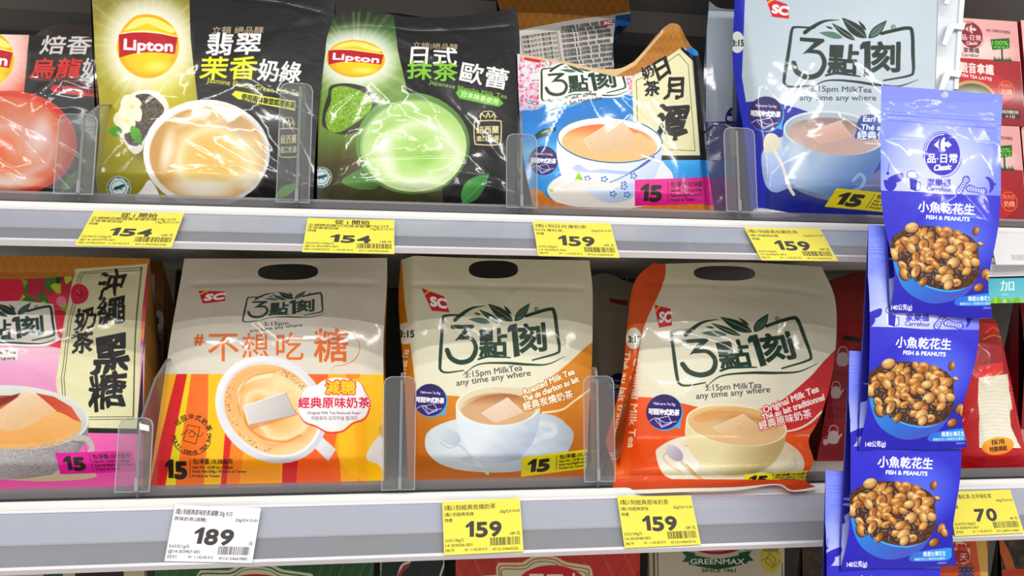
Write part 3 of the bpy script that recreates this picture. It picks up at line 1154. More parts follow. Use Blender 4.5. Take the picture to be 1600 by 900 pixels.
def classic_logo(P, cx, cy, rx, ry, col, paper='#ffffff'):
    P.push(cx, cy, rx / 100, ry / 118)
    P.fill(col, oval(0, 0, 100, 118))
    P.stroke(col, 3, oval(-3, -2, 106, 124, 0, 170, 290))
    P.stroke(paper, 5, oval(0, 0, 93, 110, 0, 190, 275))
    P.stroke(col, 3, oval(4, 6, 106, 122, 0, 10, 95))
    P.fill(paper, poly((-50, -52), (0, -98), (54, -52), (0, -14)))
    P.stroke(col, 11, oval(6, -54, 24, 38, 0, 55, 305))
    P.fill(paper, oval(9, -54, 13, 40))
    P.fill(col, oval(20, -76, 9, 10))
    P.fill(col, oval(20, -34, 9, 10))
    P.text('品·日常', 0, 44, 56, paper, anchor=.5, fit=168, bold=3)
    P.text('Classic', 0, 88, 44, paper, anchor=.5, fit=98, shear=.25, rot=-4, bold=4)
    P.pop()


def nut(P, x, y, r, ang, kind, rng):
    """one roasted peanut of the printed photograph"""
    c0 = C(rng.choice(['#e4b470', '#d6a05a', '#ecc88c', '#c48c4a', '#e0ac66']))
    c1 = c0 * np.array([.62, .52, .42])
    P.push(x, y, r, r, ang)
    asp = rng.uniform(.55, .82)
    P.fill(C('#3d1c0c'), oval(.06, .10, 1.06, asp + .1), a=.75)
    lx, ly = rng.uniform(-.4, 0), -.35

    def sh(X, Y):
        d = np.clip(np.sqrt(((X - lx) / 1.25) ** 2 + ((Y - ly * asp) / (asp * 1.35)) ** 2), 0, 1)[..., None]
        d = d ** 1.6
        return c0 * (1 - d) + c1 * d
    P.fill(sh, oval(0, 0, 1, asp, n=18))
    if kind == 0:
        P.stroke(c1, .07, bez((-.85, .06), (0, rng.uniform(-.1, .15)), (.85, 0)), a=.8)
    elif kind == 1:
        P.fill(c1, oval(.05, .05, .55, asp * .45, n=14), a=.6)
        P.fill('#b8562c', oval(.1, .08, .3, asp * .25, n=12), a=.7)
    P.soft('#ffe9b8', -.35, -.3 * asp, .35, .2, .7)
    P.pop()


def peanuts(P, seed=5):
    """bowl of fish and peanuts, in the units of the first pack"""
    rng = np.random.RandomState(seed)
    # bowl
    rimL, rimR = (1391.5, 378), (1531, 420)
    bowl = np.concatenate([bez((1391, 376), (1393, 392), (1400, 425), (1412, 450), (1432, 466), (1455, 474), (1480, 472), (1505, 463), (1520, 447), (1528, 430))])
    P.fill(ramp([(0, '#3b9fdc'), (.4, '#3a88d0'), (.8, '#3f6dc4'), (1, '#4b60bd')], 1392, 385, 1475, 470), bowl)
    P.stroke('#54bdec', 2.2, bez((1392, 378), (1397, 400), (1418, 428), (1450, 448), (1485, 455), (1512, 447), (1527, 430)), a=.9)
    mound = loop((1392, 376), (1404, 363), (1422, 356), (1450, 353), (1480, 358), (1508, 366), (1524, 378), (1529, 400), (1529, 428), (1517, 445), (1492, 453), (1462, 450), (1432, 438), (1406, 415), (1395, 396))
    P.fill('#4a2412', mound)
    P.fill(grainy('#2b1810', '#7a4a28', 5, seed, 2), mound, a=.8)
    cxm, cym = 1461, 403
    spots = []
    for i in range(2600):
        a = rng.uniform(0, 2 * pi)
        q = np.sqrt(rng.rand())
        x, y = cxm + 66 * q * cos(a), cym + 44 * q * sin(a) + 3 * cos(a)
        # squash to the mound
        if x < 1410 and y > 400:
            continue
        if all((x - u) ** 2 + (y - v) ** 2 > (8.4) ** 2 for u, v in spots):
            spots.append((x, y))
        if len(spots) > 100:
            break
    spots.sort(key=lambda p: p[1] + rng.uniform(-8, 8))
    for i, (x, y) in enumerate(spots):
        if rng.rand() < .28:                 # dried fish
            an = rng.uniform(0, pi)
            L = rng.uniform(6, 9)
            dx, dy = L * cos(an), L * sin(an)
            P.fill('#382a26', leaf(x - dx, y - dy, x + dx, y + dy, 3.2, 1))
            P.fill('#7d6c66', leaf(x - dx * .8, y - dy * .8, x + dx * .7, y + dy * .7, 1.3, .6), a=.8)
            P.stroke('#cfc4bc', .5, poly((x - dx * .6, y - dy * .6), (x + dx * .3, y + dy * .3)), a=.7)
        else:
            nut(P, x, y, rng.uniform(7.6, 11.0), rng.uniform(-70, 70), rng.randint(0, 3), rng)
    for (x, y, r, an) in ((1424, 356, 11, -12), (1525, 361, 7, 100), (1532, 381, 5, 20), (1540, 428, 8, 110), (1545, 434, 8, 60), (1529, 449, 8, -25)):
        nut(P, x, y, r, an, 0, rng)


def peanut_art(P):
    """snack pouch front, measured on the topmost of the hanging packs"""
    P.fill(lin('#8f9df6', '#8290f2', 1380, 130, 1380, 300), rect(1300, 60, 1650, 320))
    P.fill('#7f88ea', rect(1300, 60, 1650, 160), a=.5)
    P.soft('#d6daf4', 1466, 262, 92, 84, .9, p=.8)
    P.soft('#d4d8f4', 1440, 292, 90, 34, .7, p=.8)
    for yy in (172, 177, 182):
        P.stroke('#9aa3f4', 1.2, poly((1385, yy), (1562, yy + 12)), a=.7)
        P.stroke('#6770d6', 1.0, poly((1385, yy + 2), (1562, yy + 14)), a=.6)
    D = '#3029b0'
    # cymbals, beer mug, peanuts, fish
    P.stroke(D, .8, poly((1389, 256), (1387, 270)))
    P.fill(D, oval(1387, 271, 2.4, 2.4))
    P.fill(D, loop((1388, 278), (1409, 270), (1409, 281), (1398, 286), (1391, 284)))
    P.fill(D, loop((1382, 281), (1400, 286), (1397, 296), (1390, 299), (1383, 293)))
    P.fill('#e8eafa', loop((1418, 270), (1424, 267), (1431, 269), (1434, 276), (1433, 300), (1421, 296)))
    P.stroke(D, 1, loop((1418, 270), (1424, 267), (1431, 269), (1434, 276), (1431, 279), (1419, 277)), closed=True)
    P.fill(D, poly((1421, 279), (1433, 281), (1432, 299), (1422, 296)))
    P.stroke(D, 1, poly((1433, 284), (1438, 285), (1438, 296), (1433, 298)))
    for (x, y, an) in ((1504, 290, -60), (1525, 297, 12)):
        P.push(x, y, 1, 1, an)
        P.fill(D, loop((-17, 0), (-12, -6), (-4, -5), (4, -4), (12, -6), (17, 0), (12, 6), (2, 4), (-6, 5), (-13, 5)))
        P.fill('#cfd3f4', loop((-15, 0), (-11, -4.5), (-4, -4), (4, -3), (12, -4.5), (15, 0), (12, 4.5), (2, 3), (-6, 4), (-12, 4)))
        for k in range(-12, 14, 4):
            P.stroke(D, .6, poly((k, -4), (k + 3, 4)))
            P.stroke(D, .6, poly((k + 3, -4), (k, 4)))
        P.pop()
    P.fill(D, loop((1539, 277), (1546, 278), (1552, 286), (1551, 296), (1545, 302), (1546, 294), (1544, 284)))
    P.fill(D, poly((1550, 285), (1557, 288), (1551, 291)))
    classic_logo(P, 1472.5, 241, 27.5, 33, D)
    P.text('家樂福', 1467, 290, 12.5, D, anchor=.5, fit=36, bold=.5, rot=2)
    P.text('Carrefour', 1467.5, 298.5, 9.5, '#3b3899', anchor=.5, fit=40, bold=.2, rot=3)
    # lower panel
    P.fill(ramp([(0, '#3c39c0'), (.5, '#3531bd'), (1, '#2a22a8')], 1400, 300, 1420, 480), poly((1360, 297), (1440, 300), (1475, 303.5), (1600, 307), (1600, 560), (1300, 560), (1300, 296)))
    P.soft('#6a86ea', 1500, 372, 70, 62, .8, p=1.0)
    P.text('小魚乾花生', 1434, 329.5, 18.5, '#ffffff', rot=3.5, fit=88, bold=.9)
    P.text('FISH & PEANUTS', 1447, 342, 8.6, '#ffffff', rot=3.5, fit=67, bold=.7)
    peanuts(P)
    P.fill(lin('#3a78d2', '#2f9be0', 1500, 462, 1555, 470), loop((1492, 476), (1502, 464), (1552, 458), (1558, 464), (1554, 476), (1520, 478)))
    P.text('精選台灣花生', 1513, 470, 8.2, '#eef4ff', fit=36, bold=.4, rot=-1)
    P.text('酥脆花生小魚乾拌出香味', 1500, 476.5, 4.5, '#eef4ff', fit=48, bold=.15, rot=-1)
    P.text('140公克(g)', 1393, 484, 10, '#ffffff', rot=-1, fit=32, bold=.5)
    P.text('本圖案僅供參考', 1536, 482.5, 3.6, '#ffffff', fit=15)


def price_art(big, l1, l2, l3, r1, bot, barcode, col='#e8de68', unit='元', head=None, ink='#45413a', small=None):
    """shelf ticket in its own 140 x 92 units"""
    def f(P):
        P.fill(col, rect(-10, -10, 160, 110))
        y = 8
        if head:
            P.text(head, 72, 14, 14, '#2e2a24', anchor=.5, fit=56, bold=.5)
            P.stroke(ink, .5, poly((18, 17), (132, 17)))
            y = 15
        P.text(l1, 3, y + 8, 10.5 if not head else 8.5, ink, fit=min(92 if not head else 128, 11 * len(l1)), bold=.15)
        P.text(l2, 3, y + (19 if not head else 15), 7.5 if not head else 6.5, ink, fit=min(52, 8 * len(l2)), bold=.1)
        P.text(l3, 3, y + (29 if not head else 23), 7, ink, bold=.1)
        P.text(r1, 138, y + (17 if not head else 15), 6.8, ink, anchor=1, fit=36, bold=.15)
        digits(P, big, 71, 64 if not head else 65, 27 if not head else 21, 22, '#4b4a48', 3.0, .05, .12, .5)
        P.text(small or '189 元', 136, 64, 7, ink, anchor=1, bold=.2)
        for i, t in enumerate(bot):
            P.text(t, 3, 71 + i * 8, 6.6, ink, bold=.12, fit=min(3.6 * len(t), 52))
        P.text('W  1-142-05-015', 36, 87, 6.2, ink, fit=40, bold=.1)
        rng = np.random.RandomState(int(big) + len(barcode))
        x = 82.0
        while x < 134:
            w = rng.choice([.5, .9, 1.4])
            P.fill('#3a3832', rect(x, 67, x + w, 80))
            x += w + rng.choice([.6, 1.0, 1.6])
        P.text(barcode, 108, 88, 5.8, ink, anchor=.5, fit=46, bold=.15)
    return f


def ticket(name, label, z, corners, art, Y0=-.0036, group='price tickets on the strips', off=.0034, paper=None):
    """paper ticket lying on the slanted strip; corners tl tr br bl (photo units)"""
    d = np.array([0, -SQ, -SH]) / hypot(SQ, SH)
    n = np.array([0, -SH, SQ]) / hypot(SQ, SH)
    P0 = np.array([0, Y0, z]) + n * off
    W = [at_plane(px, py, P0, n) for px, py in corners]
    Pt = Painter(0, 0, 140, 92, s=3.4)
    art(Pt)
    m = print_mat(name + '_print', np.clip(Pt.im, 0, 1), .45, .12, .08, 200)
    cen = sum(W) / 4
    root = empty(name, cen, label, 'price ticket', group)
    # a slightly curled sheet
    V, uv, F = [], [], []
    nx, ny = 10, 5
    for j in range(ny + 1):
        for i in range(nx + 1):
            u, v = i / nx, j / ny
            p = (W[0] * (1 - u) + W[1] * u) * (1 - v) + (W[3] * (1 - u) + W[2] * u) * v
            c = .0006 * (1 - sin(pi * u)) * (1 - v)
            V.append(p + n * (c + .0004))
            uv.append((u, 1 - v))
    for j in range(ny):
        for i in range(nx):
            q = j * (nx + 1) + i
            F.append((q, q + nx + 1, q + nx + 2, q + 1))
    mesh_obj('printed_face', V, F, m, root, True, uv)
    W2 = [w + n * .0003 for w in W]
    W3 = [w - n * .0001 for w in W]
    mesh_obj('paper', W2 + W3, [(0, 3, 2, 1), (4, 5, 6, 7), (0, 1, 5, 4), (1, 2, 6, 5), (2, 3, 7, 6), (3, 0, 4, 7)], mat(name + '_paper', paper or '#eee6a0', .6), root)
    return root
# ================================================================== artwork of the single packs (measured units)
def woven(P, r, c0='#cf9440', c1='#b5782c', cell=13, seed=1):
    """print of plaited bamboo"""
    P.fill(c0, r)
    x0, y0 = r.min(0)
    x1, y1 = r.max(0)
    rng = np.random.RandomState(seed)
    cv = P.cover([P.T(r)])
    if cv is None:
        return

    def f(X, Y):
        u, v = (X + Y * .55) / cell, (X - Y * .55) / cell
        k = (np.floor(u) + np.floor(v)) % 2
        fu, fv = u - np.floor(u), v - np.floor(v)
        g = np.where(k > 0, fu, fv)
        t = .35 + .5 * g + .15 * np.sin(u * 17 + v * 13)
        t = np.where((fu < .07) | (fv < .07), 1.1, t * .8)
        h, w = X.shape
        t = np.clip(t + (vnoise(w, h, 8, seed, 2) - .5) * .3, 0, 1)[..., None]
        return C(c0) * (1 - t) + C(c1) * t
    P.blend(cv, f)


def art_oolong(P):
    P.fill(lin('#d9a79c', '#c4432a', 20, 60, 10, 190), rect(-260, 0, 60, 340))
    sunburst(P, -8, 95, 70, '#f3dccf', a=.5)
    P.fill('#151313', poly((47, 40), (36, 160), (60, 200), (60, 340), (300, 340), (300, 40)))
    lipton(P, -29, 92, 53, squash=.92, rot=4)
    P.text('焙香', 62, 82, 32, '#cfcac6', shear=.22, fit=78, bold=1.4)
    P.text('烏龍', 46, 119, 33, '#c22f28', shear=.22, fit=78, bold=1.8)
    P.text('奶茶', 126, 119, 33, '#cfcac6', shear=.22, bold=1.6)
    P.text('Roasted Flavor Oolong Milk Tea', 48, 124, 9, '#b43a2e', rot=5, fit=160, bold=.2)
    P.fill('#c01f22', poly((78, 138), (84, 133), (170, 140), (170, 154), (84, 145)))
    P.text('使用雨林聯盟認證', 90, 143, 8, '#2a1010', rot=3, fit=78, bold=.3)
    P.fill('#3f6a2c', leaf(96, 300, 128, 262, 8))
    cx, cy = 17, 224
    P.fill(lin('#c23a1e', '#a82a14', 0, 145, 0, 305), oval(cx, cy, 103, 82))
    P.fill(lin('#c8542e', '#b8401e', 0, 150, 0, 300), oval(cx - 2, cy + 1, 96, 75))
    P.fill(swirl([(0, '#d0704a'), (.3, '#cf8a6a'), (.55, '#cfa39a'), (.75, '#c87450'), (1, '#c05f3c')], cx - 10, cy + 8, 92, 74, 3, .7, .25), oval(cx - 3, cy + 1, 91, 72))
    P.soft('#dcc8c6', 60, 212, 22, 50, .8, rot=20)
    P.soft('#e0d2cc', 20, 284, 66, 16, .7)


def art_jasmine(P):
    P.fill(ramp([(0, '#8b8440'), (.25, '#a8a03c'), (.6, '#a99e22'), (1, '#8c8420')], 160, 0, 160, 310), rect(100, -80, 345, 400))
    sunburst(P, 232, 72, 120, '#efeccb', n=34, a=.5)
    P.soft('#f4f1dc', 234, 74, 92, 90, .9, p=.9)
    P.soft('#d4cb3c', 262, 140, 60, 60, .5)
    P.fill(lin('#100f0f', '#0d0c0c', 0, 0, 0, 310), poly((294, -80), (298, 60), (309, 157), (330, 200), (330, 400), (620, 400), (620, -80)))
    lipton(P, 232, 73, 50, squash=1.04, rot=0)
    P.text('立頓 絕品醇', 331, 52, 12, '#b9a58a', shear=.15, fit=80, bold=.5)
    P.text('翡翠', 322, 83, 37, '#f4f4f2', shear=.15, fit=84, bold=1.7)
    P.text('茉香', 312, 121, 38, '#e0df2e', shear=.12, fit=88, bold=1.8)
    P.text('奶綠', 402, 122, 35, '#f4f4f2', shear=.12, fit=66, bold=1.6, rot=4)
    P.text('Jasmine Flavor Green Milk Tea', 323, 129, 12, '#d6d52e', rot=8, fit=150, bold=.4)
    P.fill('#d9dc1c', poly((362, 148), (368, 142), (462, 157), (461, 173), (372, 155)))
    P.text('使用雨林聯盟認證茶葉', 377, 155, 11, '#1c1c10', rot=9, fit=84, bold=.5)
    bottle_icon(P, 436, 182, 30, 64)
    # leaf dish with flowers and tea
    P.soft('#2f2c08', 232, 232, 36, 26, .6)
    dish = loop((208, 240), (190, 214), (184, 186), (196, 154), (222, 141), (248, 145), (262, 160), (264, 178), (250, 196), (228, 220), (222, 236))
    P.fill(lin('#f6f4ee', '#d3d0c8', 190, 150, 250, 235), dish)
    P.fill(grainy('#1e1a16', '#8c7f6a', 2, 4, 2, 2.2), loop((212, 150), (232, 148), (248, 158), (257, 172), (250, 188), (232, 210), (216, 228), (202, 226), (196, 212), (208, 190), (218, 170)))
    for (x, y, s) in ((205, 163, 14), (212, 178, 13), (196, 178, 12), (202, 196, 13), (190, 188, 11)):
        P.fill('#f1ecd6', blob_pts(x, y, s, 6, int(x)))
    P.soft('#efd672', 207, 168, 6, 5, .8)
    P.soft('#efd672', 200, 190, 6, 5, .8)
    P.fill(lin('#6fae36', '#3d7d22', 170, 200, 190, 215), leaf(193, 208, 168, 204, 8))
    P.fill(lin('#6fae36', '#3f7a24', 206, 200, 224, 226), leaf(207, 198, 222, 228, 8))
    # cup from above
    cx, cy = 323, 240
    P.fill(lin('#f1f0f2', '#d6d2d2', 250, 160, 400, 320), oval(cx, cy, 99, 84))
    P.fill('#ecebec', loop((236, 282), (222, 296), (212, 312), (250, 316)))
    P.fill(lin('#e8e2da', '#cdbba4', 260, 170, 390, 300), oval(cx + 1, cy + 1, 92, 77))
    P.fill(swirl([(0, '#dcb96a'), (.35, '#dfc27c'), (.55, '#e9dcb4'), (.75, '#d6b074'), (1, '#c39a5c')], cx + 12, cy - 6, 92, 78, 5, .45, .22), oval(cx + 1, cy + 2, 90, 74))
    P.soft('#b08a68', 366, 192, 46, 24, .6, rot=35)
    P.soft('#f3efe4', 262, 236, 14, 46, .8, rot=12)
    P.soft('#f3efe6', 318, 296, 70, 20, .9, rot=4)
    P.soft('#f0ead8', 300, 186, 36, 12, .6, rot=-25)
    P.soft('#f0ebdf', 392, 282, 28, 20, .8, rot=-30)
    P.fill('#5fa02c', leaf(430, 308, 470, 286, 8))
    seal(P, 186, 294, 19)


def art_matcha(P):
    P.fill(ramp([(0, '#16190f'), (.1, '#3d5a2e'), (.28, '#74954e'), (.55, '#7f9a4a'), (.62, '#6f8a3c'), (.75, '#554c24'), (1, '#3c3a20')], 520, 20, 560, 330), rect(430, -20, 720, 400))
    sunburst(P, 556, 92, 100, '#d3dfb4', n=34, a=.6, seed=6)
    P.soft('#eef2dc', 556, 94, 80, 62, .85, p=.9)
    P.fill(lin('#111012', '#0d0c0d', 0, 20, 0, 320), poly((610, -20), (622, 80), (637, 146), (680, 170), (700, 400), (900, 400), (900, -20)))
    lipton(P, 556, 92, 47, squash=.66, rot=2)
    P.text('立頓|絕品醇', 645, 75, 10, '#b9a58a', fit=70, rot=2, bold=.4)
    P.text('日式', 641, 98, 30, '#f1f1ef', fit=72, bold=1.3, rot=2, shear=.05)
    P.text('抹茶', 636, 121, 31, '#86bd3a', fit=78, bold=1.5, rot=3)
    P.text('歐蕾', 718, 124, 34, '#f1f1ef', fit=74, bold=1.4, rot=11)
    P.text('Japanese Matcha Milk Tea', 670, 131, 9.5, '#8dbb50', rot=11, fit=124, bold=.35)
    P.fill('#6fb52e', poly((712, 145), (718, 138), (779, 152), (787, 162), (779, 167), (718, 154)))
    P.text('日本抹茶使用', 721, 150, 9.5, '#f0f6e2', rot=13, fit=58, bold=.3)
    bottle_icon(P, 741, 172, 42, 55)
    # powder dish
    P.fill(lin('#2c2a22', '#4a4632', 512, 130, 580, 210), loop((507, 200), (504, 180), (512, 150), (518, 134), (548, 131), (576, 140), (590, 158), (588, 180), (566, 200), (540, 211)))
    P.fill(grainy('#5f8a1e', '#a8cc4c', 3, 8, 3, 1.8), loop((510, 196), (509, 180), (517, 160), (518, 142), (528, 135), (548, 137), (570, 146), (582, 158), (576, 176), (556, 192), (534, 206), (516, 205)))
    # cup
    cx, cy = 645, 226
    P.fill(lin('#6f9a50', '#3f6a30', 520, 290, 590, 260), loop((534, 284), (560, 266), (580, 258), (592, 292), (560, 296)))
    P.fill(lin('#7ea05a', '#4f7434', 570, 150, 700, 300), oval(cx, cy, 89, 79))
    P.fill(lin('#8fb06a', '#d8e6bc', 600, 150, 690, 300), oval(cx + 1, cy + 3, 83, 72))
    P.fill(swirl([(0, '#a8cc74'), (.3, '#b9d68c'), (.55, '#dbe7c4'), (.75, '#aacb76'), (1, '#bcd698')], cx + 14, cy + 6, 84, 74, 9, .5, .22), oval(cx + 2, cy + 3, 80, 69))
    P.soft('#e6eed6', 600, 250, 26, 46, .8, rot=-20)
    P.soft('#e2ebd0', 655, 290, 60, 14, .8)
    P.soft('#8dbb4c', 668, 246, 30, 16, .7, rot=-30)
    P.fill('#26330f', poly((630, 301), (652, 292), (676, 303), (655, 312)), a=.0)
    P.fill(lin('#4d9a4c', '#2c6a34', 735, 280, 765, 310), leaf(722, 318, 765, 272, 15, -3))
    P.stroke('#7fbf6a', .9, bez((724, 316), (744, 297), (763, 275)), a=.8)
    P.fill('#3a3c20', poly((495, 296), (560, 300), (640, 308), (700, 318), (700, 335), (480, 335)), a=.55)
    seal(P, 502, 277, 17, 8)


def blossom(P, x, y, s, rng, col='#e58aae'):
    for k in range(5):
        t = 2 * pi * k / 5 + rng.rand()
        P.fill(col, oval(x + s * .5 * cos(t), y + s * .5 * sin(t), s * .45, s * .38, n=10), a=.85)


def art_lake(P):
    P.fill(ramp([(0, '#b9d3e6'), (.2, '#dfe4e6'), (.36, '#57a8da'), (.40, '#1c7fc6'), (.55, '#2793d8'), (.62, '#7cc0e8'), (.72, '#3c9fdf'), (1, '#2a86c8')], 0, 85, 0, 330), rect(790, 0, 1200, 400))
    P.fill('#1f7fc4', np.concatenate([bez((800, 178), (850, 164), (890, 168), (930, 150), (975, 148), (1010, 160)), poly((1010, 190), (800, 192))]))
    P.fill('#f0ece8', loop((812, 80), (850, 88), (870, 130), (850, 165), (825, 172), (812, 160)), a=.6)
    rng = np.random.RandomState(4)
    for i in range(16):
        x, y = rng.uniform(812, 850), rng.uniform(88, 160)
        P.stroke('#5c2f3c', rng.uniform(.6, 1.4), bez((x, y), (x + 8, y + rng.uniform(-6, 10)), (x + 20, y + rng.uniform(-6, 14))), a=.7)
    for i in range(230):
        x, y = rng.uniform(811, 870), rng.uniform(84, 172)
        if x > 846 and y > 104:
            continue
        blossom(P, x, y, rng.uniform(1.5, 3.4), rng, rng.choice(['#e27aa2', '#d94f82', '#efa6c0', '#f0bfd0']))
    for i in range(40):
        blossom(P, rng.uniform(975, 990), rng.uniform(120, 146), rng.uniform(1.5, 3), rng, '#e07aa4')
    P.fill('#c01f2e', poly((820, 88), (850, 92), (842, 98), (818, 93)))
    P.fill('#2a86c8', poly((1070, 60), (1130, 60), (1130, 330), (1095, 320), (1092, 200)))
    logo_tea(P, (845, 108), (968, 99), (846, 157), halo='#f2efe8')
    P.fill('#f2efe8', poly((852, 158), (940, 146), (942, 152), (856, 172)))
    P.text('Sun Moon Lake Milk Tea', 857, 161, 8.2, '#2c3a32', rot=-9, fit=76, bold=.25)
    P.text('Thé au lait Sun Moon Lake', 853, 170, 8.2, '#2c3a32', rot=-9.5, fit=88, bold=.25)
    # brown top fold
    woven(P, poly((985, 92), (1046, 36), (1100, 78), (1075, 74), (1040, 92), (990, 118), (962, 120), (940, 108)), '#c8924a', '#9c6a30', 9)
    P.fill('#d8bd94', poly((812, 82), (880, 94), (955, 105), (990, 98), (1046, 35), (1048, 38), (993, 102), (960, 120), (880, 100), (812, 88)))
    # name panel
    P.fill('#111010', poly((1064, 74), (1092, 92), (1106, 250), (1034, 250), (1034, 243), (1080, 240)))
    P.fill(lin('#e6e2c0', '#dcd9b2', 990, 120, 1090, 240), poly((987, 122), (1020, 106), (1062, 76), (1082, 96), (1094, 243), (1030, 243), (992, 236)))
    P.stroke('#2a2a20', .7, poly((994, 126), (1022, 112), (1060, 85), (1075, 102), (1086, 236), (998, 231)), closed=True)
    P.text('日', 1028, 124, 34, '#15120f', bold=2.2, rot=-24, shear=.1, warp=brushed(89, .03, 34))
    P.text('月', 1036, 152, 38, '#15120f', bold=2.4, rot=4, shear=.05, warp=brushed(89, .03, 38))
    P.text('潭', 1026, 212, 58, '#15120f', bold=3.0, rot=4, wid=.86, warp=brushed(7, .03, 58))
    P.text('奶', 1006, 124, 20, '#15120f', bold=1.2, rot=-20, warp=brushed(10, .03, 20))
    P.text('茶', 1008, 150, 25, '#15120f', bold=1.4, rot=-6, warp=brushed(28, .03, 25))
    # boat
    P.fill('#16382a', poly((835, 213), (838, 208), (850, 201), (869, 199), (868, 205), (852, 212), (838, 218)))
    P.fill('#7fb8a0', poly((843, 209), (852, 203), (863, 202), (855, 207)))
    badge(P, 849, 251, 23)
    # bowl
    P.fill('#eceae6', oval(950, 297, 95, 36))
    P.fill('#e2e4e8', loop((1024, 252), (1044, 262), (1052, 280), (1040, 300), (1000, 300)))
    cup_side(P, 953, 219, 83, 36, 316, 40, 4, ('#f3f4f6', '#c9d4e6'), ('#f2f1ee', '#e4e2dc'), ('#e6bf8a', '#dc8142'), .90, '#f6f7f8')
    P.stroke('#2a6f9a', 1.8, oval(953, 219, 82, 35, 4), closed=True)
    P.fill('#e6c08c', poly((882, 226), (920, 214), (1000, 208), (1026, 226), (1000, 244), (950, 250), (905, 244)))
    teabag(P, [(959, 188), (912, 218), (924, 238), (990, 232), (994, 212), (972, 190)], '#efe2d2', '#d9b68e')
    rngb = np.random.RandomState(2)
    P.fill('#8fa8dc', np.concatenate([bez((893, 262), (905, 257), (920, 266), (940, 264), (960, 266), (985, 268)), poly((980, 273), (900, 268))]), a=.5)
    P.stroke('#3c5fae', 1.2, bez((914, 293), (950, 286), (985, 270), (1010, 252), (1022, 245)))
    P.stroke('#3c5fae', 2.4, bez((985, 270), (1008, 256), (1022, 245)))
    for (x, y) in ((918, 279), (944, 280), (975, 288), (958, 302), (938, 292), (990, 275), (979, 303)):
        for k in range(5):
            t = 2 * pi * k / 5
            P.fill('#3f68b8', oval(x + 4 * cos(t), y + 3.6 * sin(t), 2.0, 1.7, n=10), a=.8)
    # leaves
    P.fill(lin('#b4d838', '#6aa818', 895, 270, 912, 300), leaf(912, 308, 904, 268, 9, -3))
    P.fill(lin('#a8d030', '#5c9c14', 860, 296, 912, 308), leaf(913, 310, 856, 296, 7, -2))
    # bottom mat and flag
    woven(P, np.concatenate([bez((800, 300), (840, 296), (870, 316), (950, 330), (1010, 322), (1140, 310)), poly((1140, 360), (800, 360))]), '#e0963c', '#c27222', 16)
    P.fill('#e9e6e0', np.concatenate([bez((862, 300), (880, 316), (930, 326), (990, 322), (1012, 316)), poly((1000, 290), (900, 280))]))
    cup_side(P, 953, 219, 0.1, 0.1, 230, .1)
    P.fill(lin('#e8ecf4', '#bccbe4', 920, 280, 960, 318), loop((914, 290), (924, 306), (950, 317), (982, 312), (994, 300), (990, 286), (950, 296)))
    for (x, y) in ((975, 292), (958, 303), (980, 304)):
        for k in range(5):
            t = 2 * pi * k / 5
            P.fill('#3f68b8', oval(x + 4 * cos(t), y + 3.6 * sin(t), 2.0, 1.7, n=10), a=.8)
    tag15(P, ((992, 281), (1110, 277), (992, 322)), '#d81c92')
    P.fill('#d81c92', loop((1098, 278), (1106, 280), (1116, 300), (1120, 316), (1100, 318)))


def tea_line(P, x, y, fit, rot, col='#3f4a42', size=14):
    P.text('3:15pm MilkTea', x, y, size, col, rot=rot, fit=fit, bold=.25)


